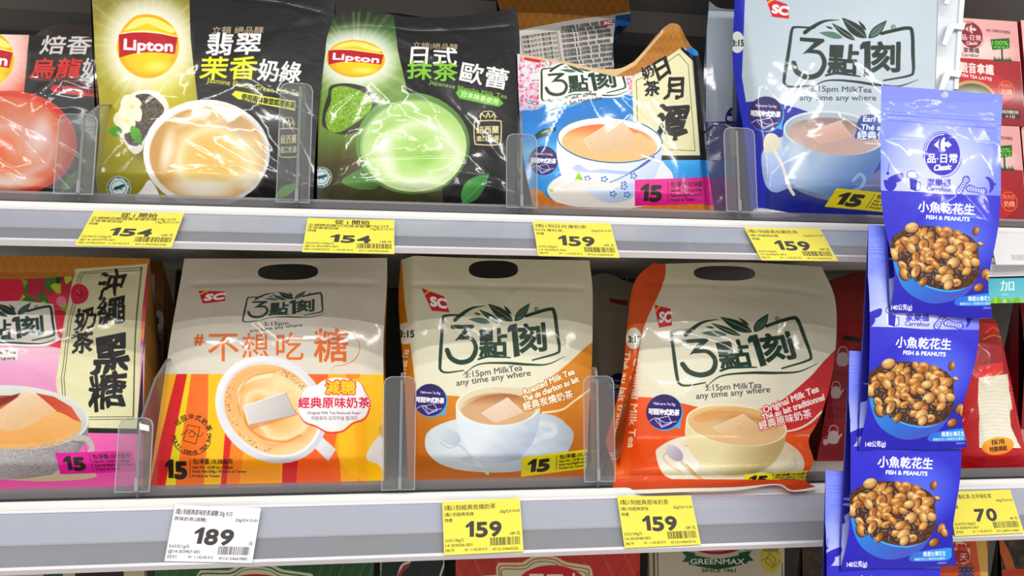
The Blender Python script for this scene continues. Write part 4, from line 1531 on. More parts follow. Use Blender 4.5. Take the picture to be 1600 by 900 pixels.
def art_earl(P):
    P.fill(lin('#b9c4ce', '#cbd6dd', 1160, 0, 1300, 120), rect(1100, -120, 1600, 420))
    P.fill(ramp([(0, '#1f2fa6'), (.4, '#1b2a9c'), (1, '#16227c')], 0, 150, 0, 340), np.concatenate([bez((1160, 160), (1200, 158), (1240, 168), (1300, 182), (1400, 176), (1600, 150)), poly((1600, 420), (1100, 420), (1100, 160))]))
    P.fill('#1f2db0', poly((1140, -120), (1168, -120), (1163, 20), (1159, 120), (1172, 200), (1196, 260), (1200, 420), (1100, 420), (1100, -120)))
    sc_logo(P, (1197, -4), (1230, 2), (1199, 24))
    logo_tea(P, (1236, 42), (1424, 44), (1223, 133), col='#23352f', light='#5f7d72')
    tea_line(P, 1266, 143, 96, 1, '#47515a', 12.5)
    P.text('any time any where', 1249, 157, 12.5, '#47515a', rot=0, fit=120, bold=.25)
    badge(P, 1196, 178, 27)
    # little side logo
    P.fill('#e4e6e4', oval(1152, 66, 11, 17))
    P.text('3:15', 1144, 72, 14, '#26302b', bold=.9, fit=18)
    # saucer, spoon, cup
    P.fill(lin('#c9d6f2', '#8ea6d8', 1190, 230, 1240, 300), loop((1192, 235), (1190, 262), (1196, 290), (1212, 301), (1236, 294), (1262, 302), (1290, 280), (1250, 220), (1215, 216)))
    P.soft('#6f6c7c', 1300, 298, 96, 26, .8)
    P.fill(lin('#8791a8', '#6b7390', 1300, 290, 1420, 310), loop((1240, 290), (1280, 310), (1340, 316), (1400, 300), (1440, 260), (1400, 250), (1330, 290)), a=.8)
    cup_side(P, 1303, 208, 80, 34, 298, 52, 6, ('#a9bbd2', '#4f74a8'), ('#b9c4cc', '#98a5b2'), ('#c3aaa2', '#a08a86'), .90, '#e3e8ec')
    P.soft('#dfe8f6', 1245, 246, 22, 36, .6, rot=-10)
    P.stroke('#8ea4c4', 5, bez((1333, 282), (1344, 272), (1351, 280), (1346, 292), (1334, 297)))
    teabag(P, [(1262, 207), (1312, 189), (1330, 214), (1280, 226), (1272, 220)], '#e8d2ca', '#cfaa98')
    P.fill(lin('#ece8d6', '#d6d0b8', 1190, 210, 1220, 240), loop((1193, 222), (1198, 210), (1210, 210), (1218, 220), (1216, 234), (1205, 238), (1196, 240)))
    P.stroke('#e6e2d0', 5, bez((1209, 236), (1222, 262), (1233, 292), (1240, 304)))
    # flavour name
    P.fill('#2b4f9c', loop((1340, 190), (1352, 180), (1400, 176), (1480, 160), (1480, 215), (1400, 217), (1340, 218), (1338, 204)), a=.95)
    P.stroke('#e6ecf4', 2, bez((1352, 224), (1400, 228), (1440, 222), (1480, 205)), a=.8)
    P.text('Earl Grey Milk Tea', 1348, 190, 12, '#ffffff', shear=.15, fit=100, bold=.7)
    P.text('Thé au lait Earl Grey', 1344, 203, 12, '#ffffff', shear=.15, fit=116, bold=.7, rot=1)
    P.text('經典伯爵奶茶', 1339, 217, 14, '#ffffff', fit=92, bold=.6)
    P.fill('#e6e8ea', loop((1176, 330), (1186, 325), (1220, 330), (1250, 338), (1180, 340)))
    tag15(P, ((1307, 294), (1450, 307), (1288, 323)), '#d8c917')


def art_okinawa(P):
    P.fill(ramp([(0, '#a52444'), (.12, '#c43a5c'), (.24, '#e88a74'), (.30, '#f0a870'), (.33, '#c86ab4'), (.36, '#e8c4d2'), (.45, '#e2aac8'), (.6, '#dd96bd'), (.8, '#e272b2'), (1, '#dc60a8')], 0, 430, 0, 750), rect(-300, 380, 300, 800))
    rng = np.random.RandomState(9)
    for i in range(30):
        x, y = rng.uniform(20, 105), rng.uniform(432, 505)
        P.fill(rng.choice(['#3c7a28', '#7fae2c', '#b8c83a', '#26561e', '#1c3a20']), blob_pts(x, y, rng.uniform(5, 12), 7, i, .5))
    for (x, y, s) in ((8, 450, 26), (95, 505, 22), (60, 500, 20), (85, 470, 12), (-30, 470, 30), (92, 530, 16)):
        P.fill(rng.choice(['#c01e3c', '#cf2a4c', '#d8385a']), blob_pts(x, y, s, 7, int(x + 300), .2))
    P.fill('#e8b0c8', blob_pts(95, 472, 8, 6, 3), a=.7)
    woven(P, np.concatenate([poly((-300, 360), (300, 360), (300, 415), (232, 413)), bez((232, 413), (160, 422), (100, 432), (0, 436), (-300, 440))]), '#cf9238', '#b2762a', 17, 2)
    logo_tea(P, (-66, 487), (78, 478), (-70, 545), col='#1d3a38', light='#4f7470', halo='#ece6dc')
    P.fill('#ece6e0', poly((-60, 545), (28, 543), (28, 562), (-60, 566)), a=.9)
    P.text('Okinawa Milk Tea', 25, 553, 8.5, '#3a4440', anchor=1, fit=80, rot=-2, bold=.2)
    P.text('Okinawa', 25, 562, 8.5, '#3a4440', anchor=1, fit=44, rot=-3, bold=.2)
    # name panel
    P.fill('#101010', poly((234, 418), (240, 420), (223, 560), (224, 678), (128, 676), (128, 668), (214, 668)))
    P.fill(lin('#d8d2b0', '#e0deb8', 120, 420, 180, 670), np.concatenate([poly((117, 420), (231, 412)), bez((231, 412), (221, 500), (218, 600), (214, 670)), poly((100, 668), (88, 600), (100, 500))]))
    for o in (0, 4):
        P.stroke('#3a382c', .9, np.concatenate([poly((124 + o, 425 + o * .5), (223 - o * .3, 418 + o)), bez((222 - o * .5, 418), (212 - o * .2, 520), (209 - o * .3, 655 - o)), poly((100 + o, 656 - o), (97 + o, 590), (107 + o, 500))]), closed=True)
    ink = '#14110f'
    P.text('沖', 153, 464, 44, ink, bold=1.8, rot=-6, shear=.15, warp=brushed(56, .03, 44))
    P.text('繩', 152, 506, 46, ink, bold=1.8, rot=-3, shear=.1, wid=1.0, warp=brushed(60, .03, 46))
    P.text('黑', 146, 578, 62, ink, bold=4.0, rot=-2, shear=.08, wid=.95, warp=brushed(14, .03, 62))
    P.text('糖', 141, 636, 60, ink, bold=2.6, rot=-3, shear=.05, wid=.98, warp=brushed(45, .03, 60))
    P.text('奶', 117, 515, 36, ink, bold=1.8, rot=-8, shear=.15, warp=brushed(10, .03, 36))
    P.text('茶', 113, 552, 36, ink, bold=1.8, rot=-8, shear=.1, warp=brushed(28, .03, 36))
    P.fill('#c4224e', blob_pts(124, 458, 17, 6, 21, .18))
    P.soft('#7a0f2c', 125, 459, 7, 5, .8)
    P.stroke('#f0b040', 1.2, poly((125, 459), (120, 453)))
    # cup
    P.fill('#c9ba9c', loop((-40, 742), (60, 752), (150, 745), (110, 725), (0, 720)))
    cup_side(P, 20, 652, 120, 50, 738, 66, 3, ('#b9b4b4', '#8c868a'), ('#d9dbd4', '#b8bab4'), ('#dcae72', '#b04a2c'), .90, '#d9dbd6')
    P.fill(lin('#b5482c', '#c86040', 60, 620, 120, 660), poly((56, 614), (85, 620), (112, 636), (128, 660), (100, 650), (78, 636)))
    P.fill('#7c2c28', poly((-20, 628), (34, 614), (20, 625), (-30, 650)))
    P.fill(lin('#e0b478', '#dba564', 0, 640, 0, 690), np.concatenate([bez((-90, 660), (0, 640), (84, 642), (126, 662)), bez((126, 662), (90, 686), (20, 694), (-60, 688))]))
    teabag(P, [(42, 611), (58, 616), (88, 642), (40, 668), (14, 674), (-30, 660), (0, 640)], '#e9dfd0', '#d9b184')
    P.fill(grainy('#8c868a', '#d2cec8', 2, 5, 1, 2.5), np.concatenate([bez((-98, 678), (0, 700), (80, 692), (126, 676)), bez((118, 705), (86, 738), (20, 742), (-60, 738))]), a=.45)
    P.stroke('#bdb7ae', 9, bez((118, 684), (136, 686), (144, 700), (138, 712)))
    P.stroke('#6c6666', 1.0, bez((112, 690), (130, 694), (136, 706)))
    tag15(P, ((86, 708), (206, 704), (95, 741)), '#d21c98')


def art_reduced(P):
    P.fill(lin('#cfc6ba', '#dcd6ca', 0, 400, 0, 560), rect(200, 360, 680, 800))
    top = 584.5
    P.fill('#f0b418', poly((200, top), (680, 586), (680, 800), (200, 800)))
    for (xa, xb, ya, yb, c) in ((276, 293, 232, 256, '#cf2630'), (293, 300, 256, 272, '#e8d030'), (299, 326, 272, 318, '#ea7a28'), (326, 356, 318, 344, '#f1bf1c'), (356, 372, 344, 352, '#cf2a2c'),
                                (372, 395, 352, 372, '#ee8a24'), (395, 440, 372, 436, '#f3a81e'), (440, 470, 440, 462, '#cf2630'), (470, 512, 462, 520, '#ea6a24'), (485, 512, 520, 534, '#ea6f26'), (512, 540, 534, 560, '#f3b01c'), (540, 562, 560, 575, '#ee8f20')):
        P.fill(c, np.concatenate([bez((xa, top), ((xa + ya) / 2 + 3, 660), (ya, 770)), bez((yb, 770), ((xb + yb) / 2 + 3, 660), (xb, top))]))
    P.fill('#f6c61a', loop((512, 640), (530, 660), (524, 700), (548, 740), (600, 750), (610, 600), (560, 590), (532, 610)), a=.65)
    sc_logo(P, (310, 455), (352, 452), (308, 474))
    logo_tea(P, (386, 465), (502, 458), (378, 502), col='#24403a', light='#55766a')
    P.text('3:15pm', 413, 509.5, 8, '#3c4844', fit=38, rot=-3, bold=.2)
    P.text('any time any where', 391, 519, 7, '#3c4844', fit=82, rot=-6.5, bold=.15)
    o = '#d66f18'
    P.text('#', 304, 538, 24, o, bold=1.6, rot=0)
    P.text('不', 326, 561, 50, o, bold=.8, rot=-1, wid=1.02)
    P.text('想', 378, 558, 45, o, bold=.5)
    P.text('吃', 432, 559, 47, o, bold=.7)
    P.text('糖', 491, 561, 56, o, bold=1.4)
    P.stroke(o, 1.3, bez((520, 512), (548, 518), (562, 540), (556, 560), (538, 570), (524, 572), (516, 580)), taper=(.3, .3))
    # cup from above with handle
    cx, cy = 424, 640
    P.fill(lin('#f4f2f2', '#cfcdd2', 490, 680, 520, 715), poly((486, 694), (500, 680), (525, 702), (513, 721)))
    P.fill(lin('#eeedf0', '#cfd0d8', 340, 580, 500, 720), oval(cx, cy, 92, 79, 38))
    P.fill(lin('#dcdbe0', '#f2f1f2', 350, 580, 500, 720), oval(cx + 1, cy, 83, 70, 38))
    P.fill(swirl([(0, '#e9a860'), (.25, '#eec890'), (.5, '#f3dcb4'), (.7, '#e8b478'), (1, '#efd3a4')], cx, cy, 84, 72, 12, .9, .25), oval(cx + 1, cy, 79, 66, 38))
    P.stroke('#e07a34', 4, bez((382, 640), (386, 664), (410, 684), (444, 690), (470, 680)), a=.55)
    P.stroke('#f8ecd2', 5, bez((372, 630), (376, 606), (396, 592), (424, 586)), a=.7)
    P.stroke('#e58c46', 3, bez((376, 650), (372, 620), (392, 590), (430, 580)), a=.5)
    rng = np.random.RandomState(3)
    for i in range(260):
        a = rng.choice([rng.uniform(95, 215), rng.uniform(285, 345)])
        r = rng.uniform(.86, .99)
        x, y = r * 77 * cos(radians(a - 38)), r * 64 * sin(radians(a - 38))
        P.fill(rng.choice(['#8a5a32', '#f7ead0', '#b98a58']), oval(cx + x * .788 - y * .616, cy + x * .616 + y * .788, rng.uniform(.4, 1.3), rng.uniform(.4, 1.1), n=8), a=.8)
    P.fill('#c77a44', poly((384, 640), (392, 672), (466, 648), (462, 640)), a=.5)
    P.fill(lin('#e3e0de', '#bdb7b4', 380, 620, 460, 660), poly((380, 635), (446, 613), (463, 648), (390, 664)))
    P.stroke('#f6f4f2', 1.2, poly((390, 664), (380, 635), (446, 613)))
    P.stroke('#a29a96', .8, poly((446, 613), (463, 648), (390, 664)))
    # speech cloud
    cl = loop((470, 622), (478, 606), (494, 602), (506, 594), (524, 590), (544, 592), (562, 598), (570, 612), (577, 626), (574, 644), (566, 654), (550, 660), (534, 672), (512, 674), (492, 664), (476, 658), (466, 642))
    P.stroke('#d23a4a', 2.2, cl + np.array([1.2, 2]), closed=True)
    P.fill('#efecee', cl)
    P.text('減糖', 509, 614, 23, '#f4c61c', outline=('#c8202c', 1.2), fit=46, bold=1.6)
    P.text('經典原味奶茶', 466, 636, 18, '#c9304e', outline=('#ffffff', .8), fit=112, bold=.9)
    P.text('Original Milk Tea Reduced Sugar', 480, 647, 5.6, '#7a5a62', fit=84, bold=.1)
    P.text('저칼로리 오리지널 밀크티', 486, 656, 7, '#7a6a70', fit=72, bold=.1)
    # round mark
    for k, ch in enumerate('可回沖式奶茶'):
        t = radians(-138 + k * 23)
        P.text(ch, 300 + 25 * cos(t), 680 + 25 * sin(t), 10, '#2a1c10', rot=math.degrees(t) + 90, anchor=.5, bold=.4)
    for k, ch in enumerate('MULTI-SERVE TEA BAG'):
        t = radians(172 - k * 9.6)
        P.text(ch, 300 + 30 * cos(t), 680 + 30 * sin(t), 8, '#2a1c10', rot=math.degrees(t) - 90, anchor=.5, bold=.4)
    P.stroke('#2a1c10', .9, oval(300, 681, 31, 30, 0, 20, 165))
    P.stroke('#2a1c10', .9, poly((294, 664), (313, 668), (306, 694), (287, 688)), closed=True)
    P.stroke('#2a1c10', .8, bez((283, 680), (298, 672), (312, 682), (318, 676)))
    P.stroke('#2a1c10', .8, bez((294, 678), (302, 674), (304, 682), (296, 682)))
    P.push(256, 716)
    digits(P, '15', 2, 31, 29, 20, '#1f1208', 4.2)
    P.stroke('#1f1208', .8, poly((41, 1), (41, 31)))
    P.text('包/淨重:10.58盎司', 45, 8.5, 9.5, '#2a1808', fit=62, bold=.25)
    P.text('Net Wt.: 10.58 oz (15Bags)', 45, 16, 5.6, '#2a1808', fit=63, bold=.15)
    P.text('Poids Net:300g / Product of Taiwan', 45, 22.5, 5.6, '#2a1808', fit=84, bold=.15)
    P.text('Produit de Taiwan', 45, 29.5, 5.6, '#2a1808', fit=42, bold=.15)
    P.pop()
    P.fill('#e9e4e0', loop((572, 716), (584, 690), (600, 680), (604, 735), (590, 725)))
    P.fill('#c8a060', loop((592, 668), (600, 664), (604, 680), (596, 684)), a=.6)


def art_roasted(P):
    P.fill(lin('#d9d5bd', '#e3e0cb', 0, 400, 0, 560), rect(560, 360, 1000, 800))
    P.fill(lin('#cf8a26', '#b96a12', 0, 600, 0, 750), np.concatenate([poly((560, 616)), bez((651, 616), (700, 618), (760, 622), (820, 615), (860, 590), (890, 566), (930, 532), (1000, 500)), poly((1000, 800), (560, 800))]))
    # side gusset
    P.fill(lin('#c8801e', '#b9701a', 0, 430, 0, 740), poly((600, 360), (627, 405), (632, 470), (640, 530), (645, 570), (652, 620), (654, 800), (560, 800), (560, 360)))
    P.fill('#e8e5da', oval(634, 521, 15, 17))
    P.text('3:15', 624, 527, 15, '#22302a', bold=.9, fit=23)
    P.text('Roasted Milk Tea', 630, 612, 15, '#efe6cc', rot=-82, fit=66, bold=.6)
    P.text('Thé de charbon au lait', 620, 600, 12, '#efe6cc', rot=-86, fit=60, bold=.5)
    sc_logo(P, (659, 452), (693, 458), (667, 483))
    logo_tea(P, (690.1, 493.3), (864.9, 482.3), (686.4, 580.1))
    P.text('3:15pm MilkTea', 727, 590.5, 13.5, '#4a524a', rot=-7.5, fit=90, bold=.25)
    P.text('any time any where', 713.5, 603, 13.5, '#4a524a', rot=-8, fit=117, bold=.25)
    badge(P, 672, 625, 25.5)
    # saucer, cup, spoon
    P.fill(lin('#dfe6ea', '#b9c2cc', 670, 660, 880, 740), loop((664, 694), (668, 676), (690, 662), (730, 652), (800, 646), (860, 648), (886, 664), (896, 682), (880, 714), (840, 730), (790, 738), (730, 736), (690, 726), (670, 710)))
    P.fill('#c4ccd6', loop((720, 716), (760, 728), (820, 726), (850, 712), (800, 700)), a=.7)
    P.stroke('#cfd6de', 9, bez((836, 662), (862, 664), (866, 676), (846, 684), (832, 690)))
    cup_side(P, 778, 634, 66, 31, 717, 34, 0, ('#dfe5ea', '#b3bccb'), ('#e3dbc6', '#dccfae'), ('#cfaa84', '#a87246'), .88, '#eeece4')
    P.fill(lin('#dcd0b4', '#cdb898', 720, 610, 830, 650), loop((718, 640), (722, 620), (750, 607), (790, 604), (830, 611), (840, 628), (800, 616), (760, 618), (736, 628)), a=.6)
    teabag(P, [(752, 646), (793, 621), (817, 645), (775, 661), (770, 659)], '#eddfd6', '#d9bca4')
    P.fill(lin('#dfe6ea', '#b4bec8', 684, 668, 720, 695), oval(702, 682, 19, 12, 28))
    P.stroke('#d3dbe0', 4.5, bez((718, 694), (736, 712), (752, 730), (762, 740)))
    P.stroke('#9aa6b2', .9, bez((686, 690), (702, 700), (718, 696), (736, 714)))
    # flavour name on its band
    P.stroke('#c48a30', 30, bez((824, 628), (856, 618), (884, 600), (926, 574)), a=.55)
    P.stroke('#ecdfb8', 3.2, bez((848, 645), (878, 640), (898, 626), (928, 604)))
    for (t, x, y, f, r, s) in (('Roasted Milk Tea', 820, 617, 85, -23, 13.5), ('Thé de charbon au lait', 819, 629, 92, -21, 13.5)):
        P.text(t, x, y, s, '#f6efdc', rot=r, fit=f, bold=1.0, shear=.1, outline=('#a85c12', .9))
    P.text('經典炭燒奶茶', 819, 641, 14.5, '#f8f3e4', rot=-15, fit=80, bold=.7, outline=('#a85c12', .9))
    tag15(P, ((815, 715), (940, 699), (814, 745)), '#dcd012')


def art_original(P):
    P.fill(lin('#ded9c4', '#e6e2ce', 0, 400, 0, 560), rect(900, 360, 1400, 900))
    P.fill(lin('#df6420', '#cf5316', 0, 600, 0, 750), np.concatenate([bez((940, 600), (980, 618), (1020, 622), (1060, 630), (1090, 637)), poly((1290, 640), (1360, 580), (1400, 900), (900, 900))]))
    # red swoosh at the right
    P.fill(lin('#d21f2a', '#b81822', 1180, 660, 1300, 580), np.concatenate([bez((1180, 642), (1220, 626), (1262, 592), (1286, 566), (1312, 540)), bez((1320, 640), (1290, 654), (1250, 674), (1182, 678))]))
    P.stroke('#eee6cc', 3.4, bez((1200, 676), (1240, 672), (1266, 660), (1286, 642), (1310, 630)))
    # orange side fold
    P.fill(lin('#de6a26', '#c9500f', 960, 0, 1036, 0), np.concatenate([poly((1018, 360), (1040, 405)), bez((1040, 405), (1037, 440), (1010, 500), (998, 540), (992, 600), (984, 640)), poly((984, 800), (900, 800), (900, 360))]))
    P.fill('#e8e4da', oval(990, 529, 12, 17))
    P.text('3:15', 982, 535, 14, '#22302a', bold=.9, fit=18)
    P.text('Original Milk Tea', 990, 560, 15, '#f6ead8', rot=94, fit=140, bold=.9)
    P.text('Thé au lait traditionnel', 976, 548, 13, '#f6ead8', rot=97, fit=170, bold=.7)
    sc_logo(P, (1022, 478), (1047, 477), (1024, 511))
    logo_tea(P, (1046, 518), (1244, 496), (1058, 602))
    P.text('3:15pm MilkTea', 1101, 611, 13.5, '#4a524a', rot=-3, fit=88, bold=.25)
    P.text('any time any where', 1086, 624, 13.5, '#4a524a', rot=-5.5, fit=117, bold=.25)
    badge(P, 1036, 644, 27.5)
    # saucer, spoon, cup
    P.fill(lin('#e9e2d0', '#d2c9b4', 1030, 690, 1250, 750), loop((1024, 710), (1030, 698), (1060, 684), (1120, 676), (1200, 682), (1238, 696), (1256, 718), (1252, 738), (1220, 748), (1150, 756), (1070, 753), (1036, 740)))
    P.stroke('#c3b494', 2, loop((1036, 716), (1060, 700), (1120, 690), (1200, 696), (1236, 712), (1240, 732), (1180, 744), (1080, 742)), closed=True, a=.7)
    P.fill('#ebe8de', loop((1044, 700), (1060, 692), (1090, 720), (1084, 742), (1066, 740)))
    P.stroke('#ddd3b4', 10, bez((1206, 700), (1226, 702), (1234, 716), (1218, 728), (1204, 732)))
    cup_side(P, 1150, 664, 80, 32, 738, 38, 7, ('#e2dab4', '#b7a676'), ('#e6cda0', '#d9b27c'), ('#dcbc90', '#c8925a'), .88, '#efe9d4')
    P.fill(lin('#d9a468', '#dfb884', 1080, 640, 1220, 660), loop((1082, 652), (1110, 640), (1150, 636), (1200, 644), (1222, 660), (1180, 652), (1130, 650), (1098, 660)), a=.7)
    teabag(P, [(1113, 668), (1161, 647), (1186, 667), (1150, 681), (1131, 681), (1120, 674)], '#f1e4cf', '#dcb888')
    P.fill(lin('#d9d6d8', '#9c98a6', 1040, 700, 1065, 725), oval(1053, 708, 16, 10, 42))
    P.stroke('#cfc3b0', 4, bez((1064, 722), (1080, 738), (1094, 748)))
    P.stroke('#d8a040', 2, bez((1072, 726), (1086, 740), (1100, 750)))
    for (t, x, y, f, r, s) in (('Original Milk Tea', 1194, 646, 92, -22, 14.5), ('Thé au lait traditionnel', 1192, 658, 102, -19, 14)):
        P.text(t, x, y, s, '#fbf4ee', rot=r, fit=f, bold=1.1, shear=.1, outline=('#c01c28', 1.0))
    P.text('經典原味奶茶', 1187, 671, 15, '#fbf4ee', rot=-14, fit=84, bold=.8, outline=('#c01c28', 1.0))
    tag15(P, ((1166, 741), (1270, 735), (1158, 760)), '#d9cc10')
    # bottom seal
    P.fill(lin('#cc5010', '#b8450c', 0, 748, 0, 768), poly((940, 748), (1300, 750), (1300, 900), (940, 900)))
    P.fill('#f1ece4', np.concatenate([bez((950, 766), (1000, 765), (1060, 763), (1150, 761), (1215, 756), (1240, 766), (1290, 757)), poly((1300, 900), (950, 900))]))


def back_label(P):
    """ingredient panel of a pack turned round"""
    P.fill('#d3cec6', rect(700, -50, 1100, 460))
    rng = np.random.RandomState(3)
    P.push(815, 62, 1, 1, -8)
    for r in range(14):
        y = r * 7.4 + rng.uniform(-1, 1)
        P.text('成分:非乳製奶精、糖、紅茶萃取物、食用香料、營養標示每份熱量', 64 if r < 3 else 62, y - 22, 6.2, '#4e4a48', fit=rng.uniform(70, 86), bold=.25)
        if r > 2:
            P.text('熱量 82大卡 蛋白質 0.5', 2, y - 22, 5.6, '#4e4a48', fit=52, bold=.2)
    P.stroke('#4e4a48', .8, rect(0, -4, 56, 70), closed=True)
    P.pop()
    sc_logo(P, (938, 31), (955, 29), (940, 41))


def art_second_lake(P):
    back_label(P)
    woven(P, poly((700, -60), (1000, -60), (984, 18), (960, 22), (812, 50), (700, 62)), '#c48a42', '#9a662c', 14, 3)
    P.fill('#ddd8d2', poly((700, 58), (812, 47), (900, 30), (982, 20), (982, 27), (900, 37), (812, 54), (700, 68)))
    P.fill('#1f5f9c', poly((962, 24), (1000, 20), (1000, 110), (956, 90)))


def art_second_earl(P):
    P.fill(lin('#b0bac4', '#c6d0da', 1095, 0, 1150, 0), rect(1000, -100, 1300, 400))
    P.fill('#1c2a90', rect(1090, 190, 1300, 420))
    P.fill('#151c58', poly((1080, -100), (1108, -100), (1104, 60), (1100, 400), (1060, 400)))
    P.text('Earl Grey', 1106, 250, 12, '#a9b0c4', rot=-84, fit=70, bold=.4)
    badge(P, 1155, 186, 22)


def art_second_okinawa(P):
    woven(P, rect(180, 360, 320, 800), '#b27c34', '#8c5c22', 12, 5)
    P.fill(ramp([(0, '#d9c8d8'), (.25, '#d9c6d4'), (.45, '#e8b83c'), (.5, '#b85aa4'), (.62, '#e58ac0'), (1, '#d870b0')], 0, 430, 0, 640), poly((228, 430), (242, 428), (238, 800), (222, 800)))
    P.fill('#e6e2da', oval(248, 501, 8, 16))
    P.text('3', 243, 506, 14, '#22302a', bold=.8)
    P.text('Okinawa Brown', 247, 522, 11, '#1a1410', rot=92, fit=90, bold=.6)
    P.text('Thé au lait', 240, 532, 10, '#1a1410', rot=92, fit=70, bold=.5)
    P.fill('#1a1412', poly((257, 412), (276, 414), (268, 470), (262, 800), (252, 800)))


def art_third_okinawa(P):
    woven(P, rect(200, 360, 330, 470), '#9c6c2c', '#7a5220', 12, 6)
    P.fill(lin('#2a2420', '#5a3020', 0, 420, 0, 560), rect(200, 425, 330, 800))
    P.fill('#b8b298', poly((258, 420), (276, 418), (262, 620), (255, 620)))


def art_second_roasted(P):
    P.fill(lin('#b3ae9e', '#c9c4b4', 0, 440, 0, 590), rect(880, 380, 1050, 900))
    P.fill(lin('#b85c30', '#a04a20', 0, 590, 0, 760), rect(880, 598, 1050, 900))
    P.fill('#9c1c22', poly((952, 466), (980, 470), (980, 478), (952, 472)))
    badge(P, 967, 604, 21)


def art_top_label(P):
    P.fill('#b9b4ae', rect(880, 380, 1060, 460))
    for r in range(6):
        P.text('成分:奶精、糖、紅茶萃取物、食用香料、營養標示', 930, 410 + r * 6.5, 6, '#4a4642', fit=86, bold=.25, rot=4)
    P.stroke('#1f1e1e', 2, bez((935, 416), (950, 424), (965, 418)))


def teapot(P, x, y, s, c='#e3cfcf'):
    P.push(x, y, s, s)
    P.fill(c, loop((-7, -4), (-3, -8), (3, -8), (7, -4), (8, 4), (5, 10), (-5, 10), (-8, 4)))
    P.stroke(c, 1.6, bez((-7, -6), (-3, -15), (5, -14), (7, -5)))
    P.fill(c, poly((7, 0), (12, -5), (13, -3), (8, 5)))
    P.pop()


def art_red_pouch(P):
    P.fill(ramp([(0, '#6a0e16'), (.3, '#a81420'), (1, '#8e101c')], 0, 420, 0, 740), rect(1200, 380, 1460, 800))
    P.fill('#1c1214', poly((1318, 524), (1346, 528), (1344, 535), (1316, 531)))
    for (x, y, s) in ((1316, 560, 1.15), (1306, 612, 1.0), (1302, 682, 1.1), (1290, 690, .5)):
        teapot(P, x, y, s)
    for y in (584, 640, 652):
        P.text('紅茶 BLACK TEA', 1294, y, 6, '#3a0c12', fit=40, rot=4)


def art_red_cotton(P):
    P.fill('#b5121f', rect(1400, 430, 1700, 800))
    P.fill(lin('#e3dcc8', '#efe9da', 0, 560, 0, 690), poly((1528, 590), (1574, 584), (1590, 690), (1596, 700), (1530, 700)))
    P.fill(lin('#c33a34', '#8a1420', 0, 500, 0, 590), poly((1526, 495), (1560, 500), (1574, 584), (1530, 590)))
    P.fill('#d8342c', poly((1526, 572), (1566, 566), (1568, 584), (1530, 590)))
    P.stroke('#e8c04c', 1.4, bez((1532, 590), (1550, 590), (1566, 580)))
    P.fill('#d2201c', blob_pts(1550, 515, 12, 8, 2, .3))
    P.stroke('#e8b040', 1.6, bez((1536, 530), (1552, 524), (1566, 528)))
    P.stroke('#e8b040', 1.2, bez((1540, 520), (1552, 512), (1562, 518)))
    rng = np.random.RandomState(5)
    for i in range(17):
        y = 596 + i * 6
        P.stroke('#cfc6b0', .8, bez((1530, y), (1552, y - 3 + rng.uniform(-1, 1)), (1582, y)), a=.7)
    P.fill('#a81018', loop((1580, 640), (1588, 650), (1592, 690), (1578, 660)))
    P.fill(lin('#f0b030', '#e88c1c', 0, 685, 0, 712), oval(1559, 697, 25, 14, -8))
    P.text('採用', 1549, 695, 9, '#2a1408', fit=20, bold=.3, rot=-6)
    P.text('特製棉紙', 1546, 706, 9, '#2a1408', fit=28, bold=.3, rot=-6)


def art_red_far(P):
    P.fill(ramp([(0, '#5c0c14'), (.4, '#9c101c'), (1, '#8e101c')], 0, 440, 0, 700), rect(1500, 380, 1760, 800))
    for (x, y) in ((1588, 555), (1586, 612), (1596, 682)):
        P.fill('#d9b0b0', loop((x - 6, y - 8), (x + 4, y - 10), (x + 6, y + 8), (x - 4, y + 10)), a=.8)


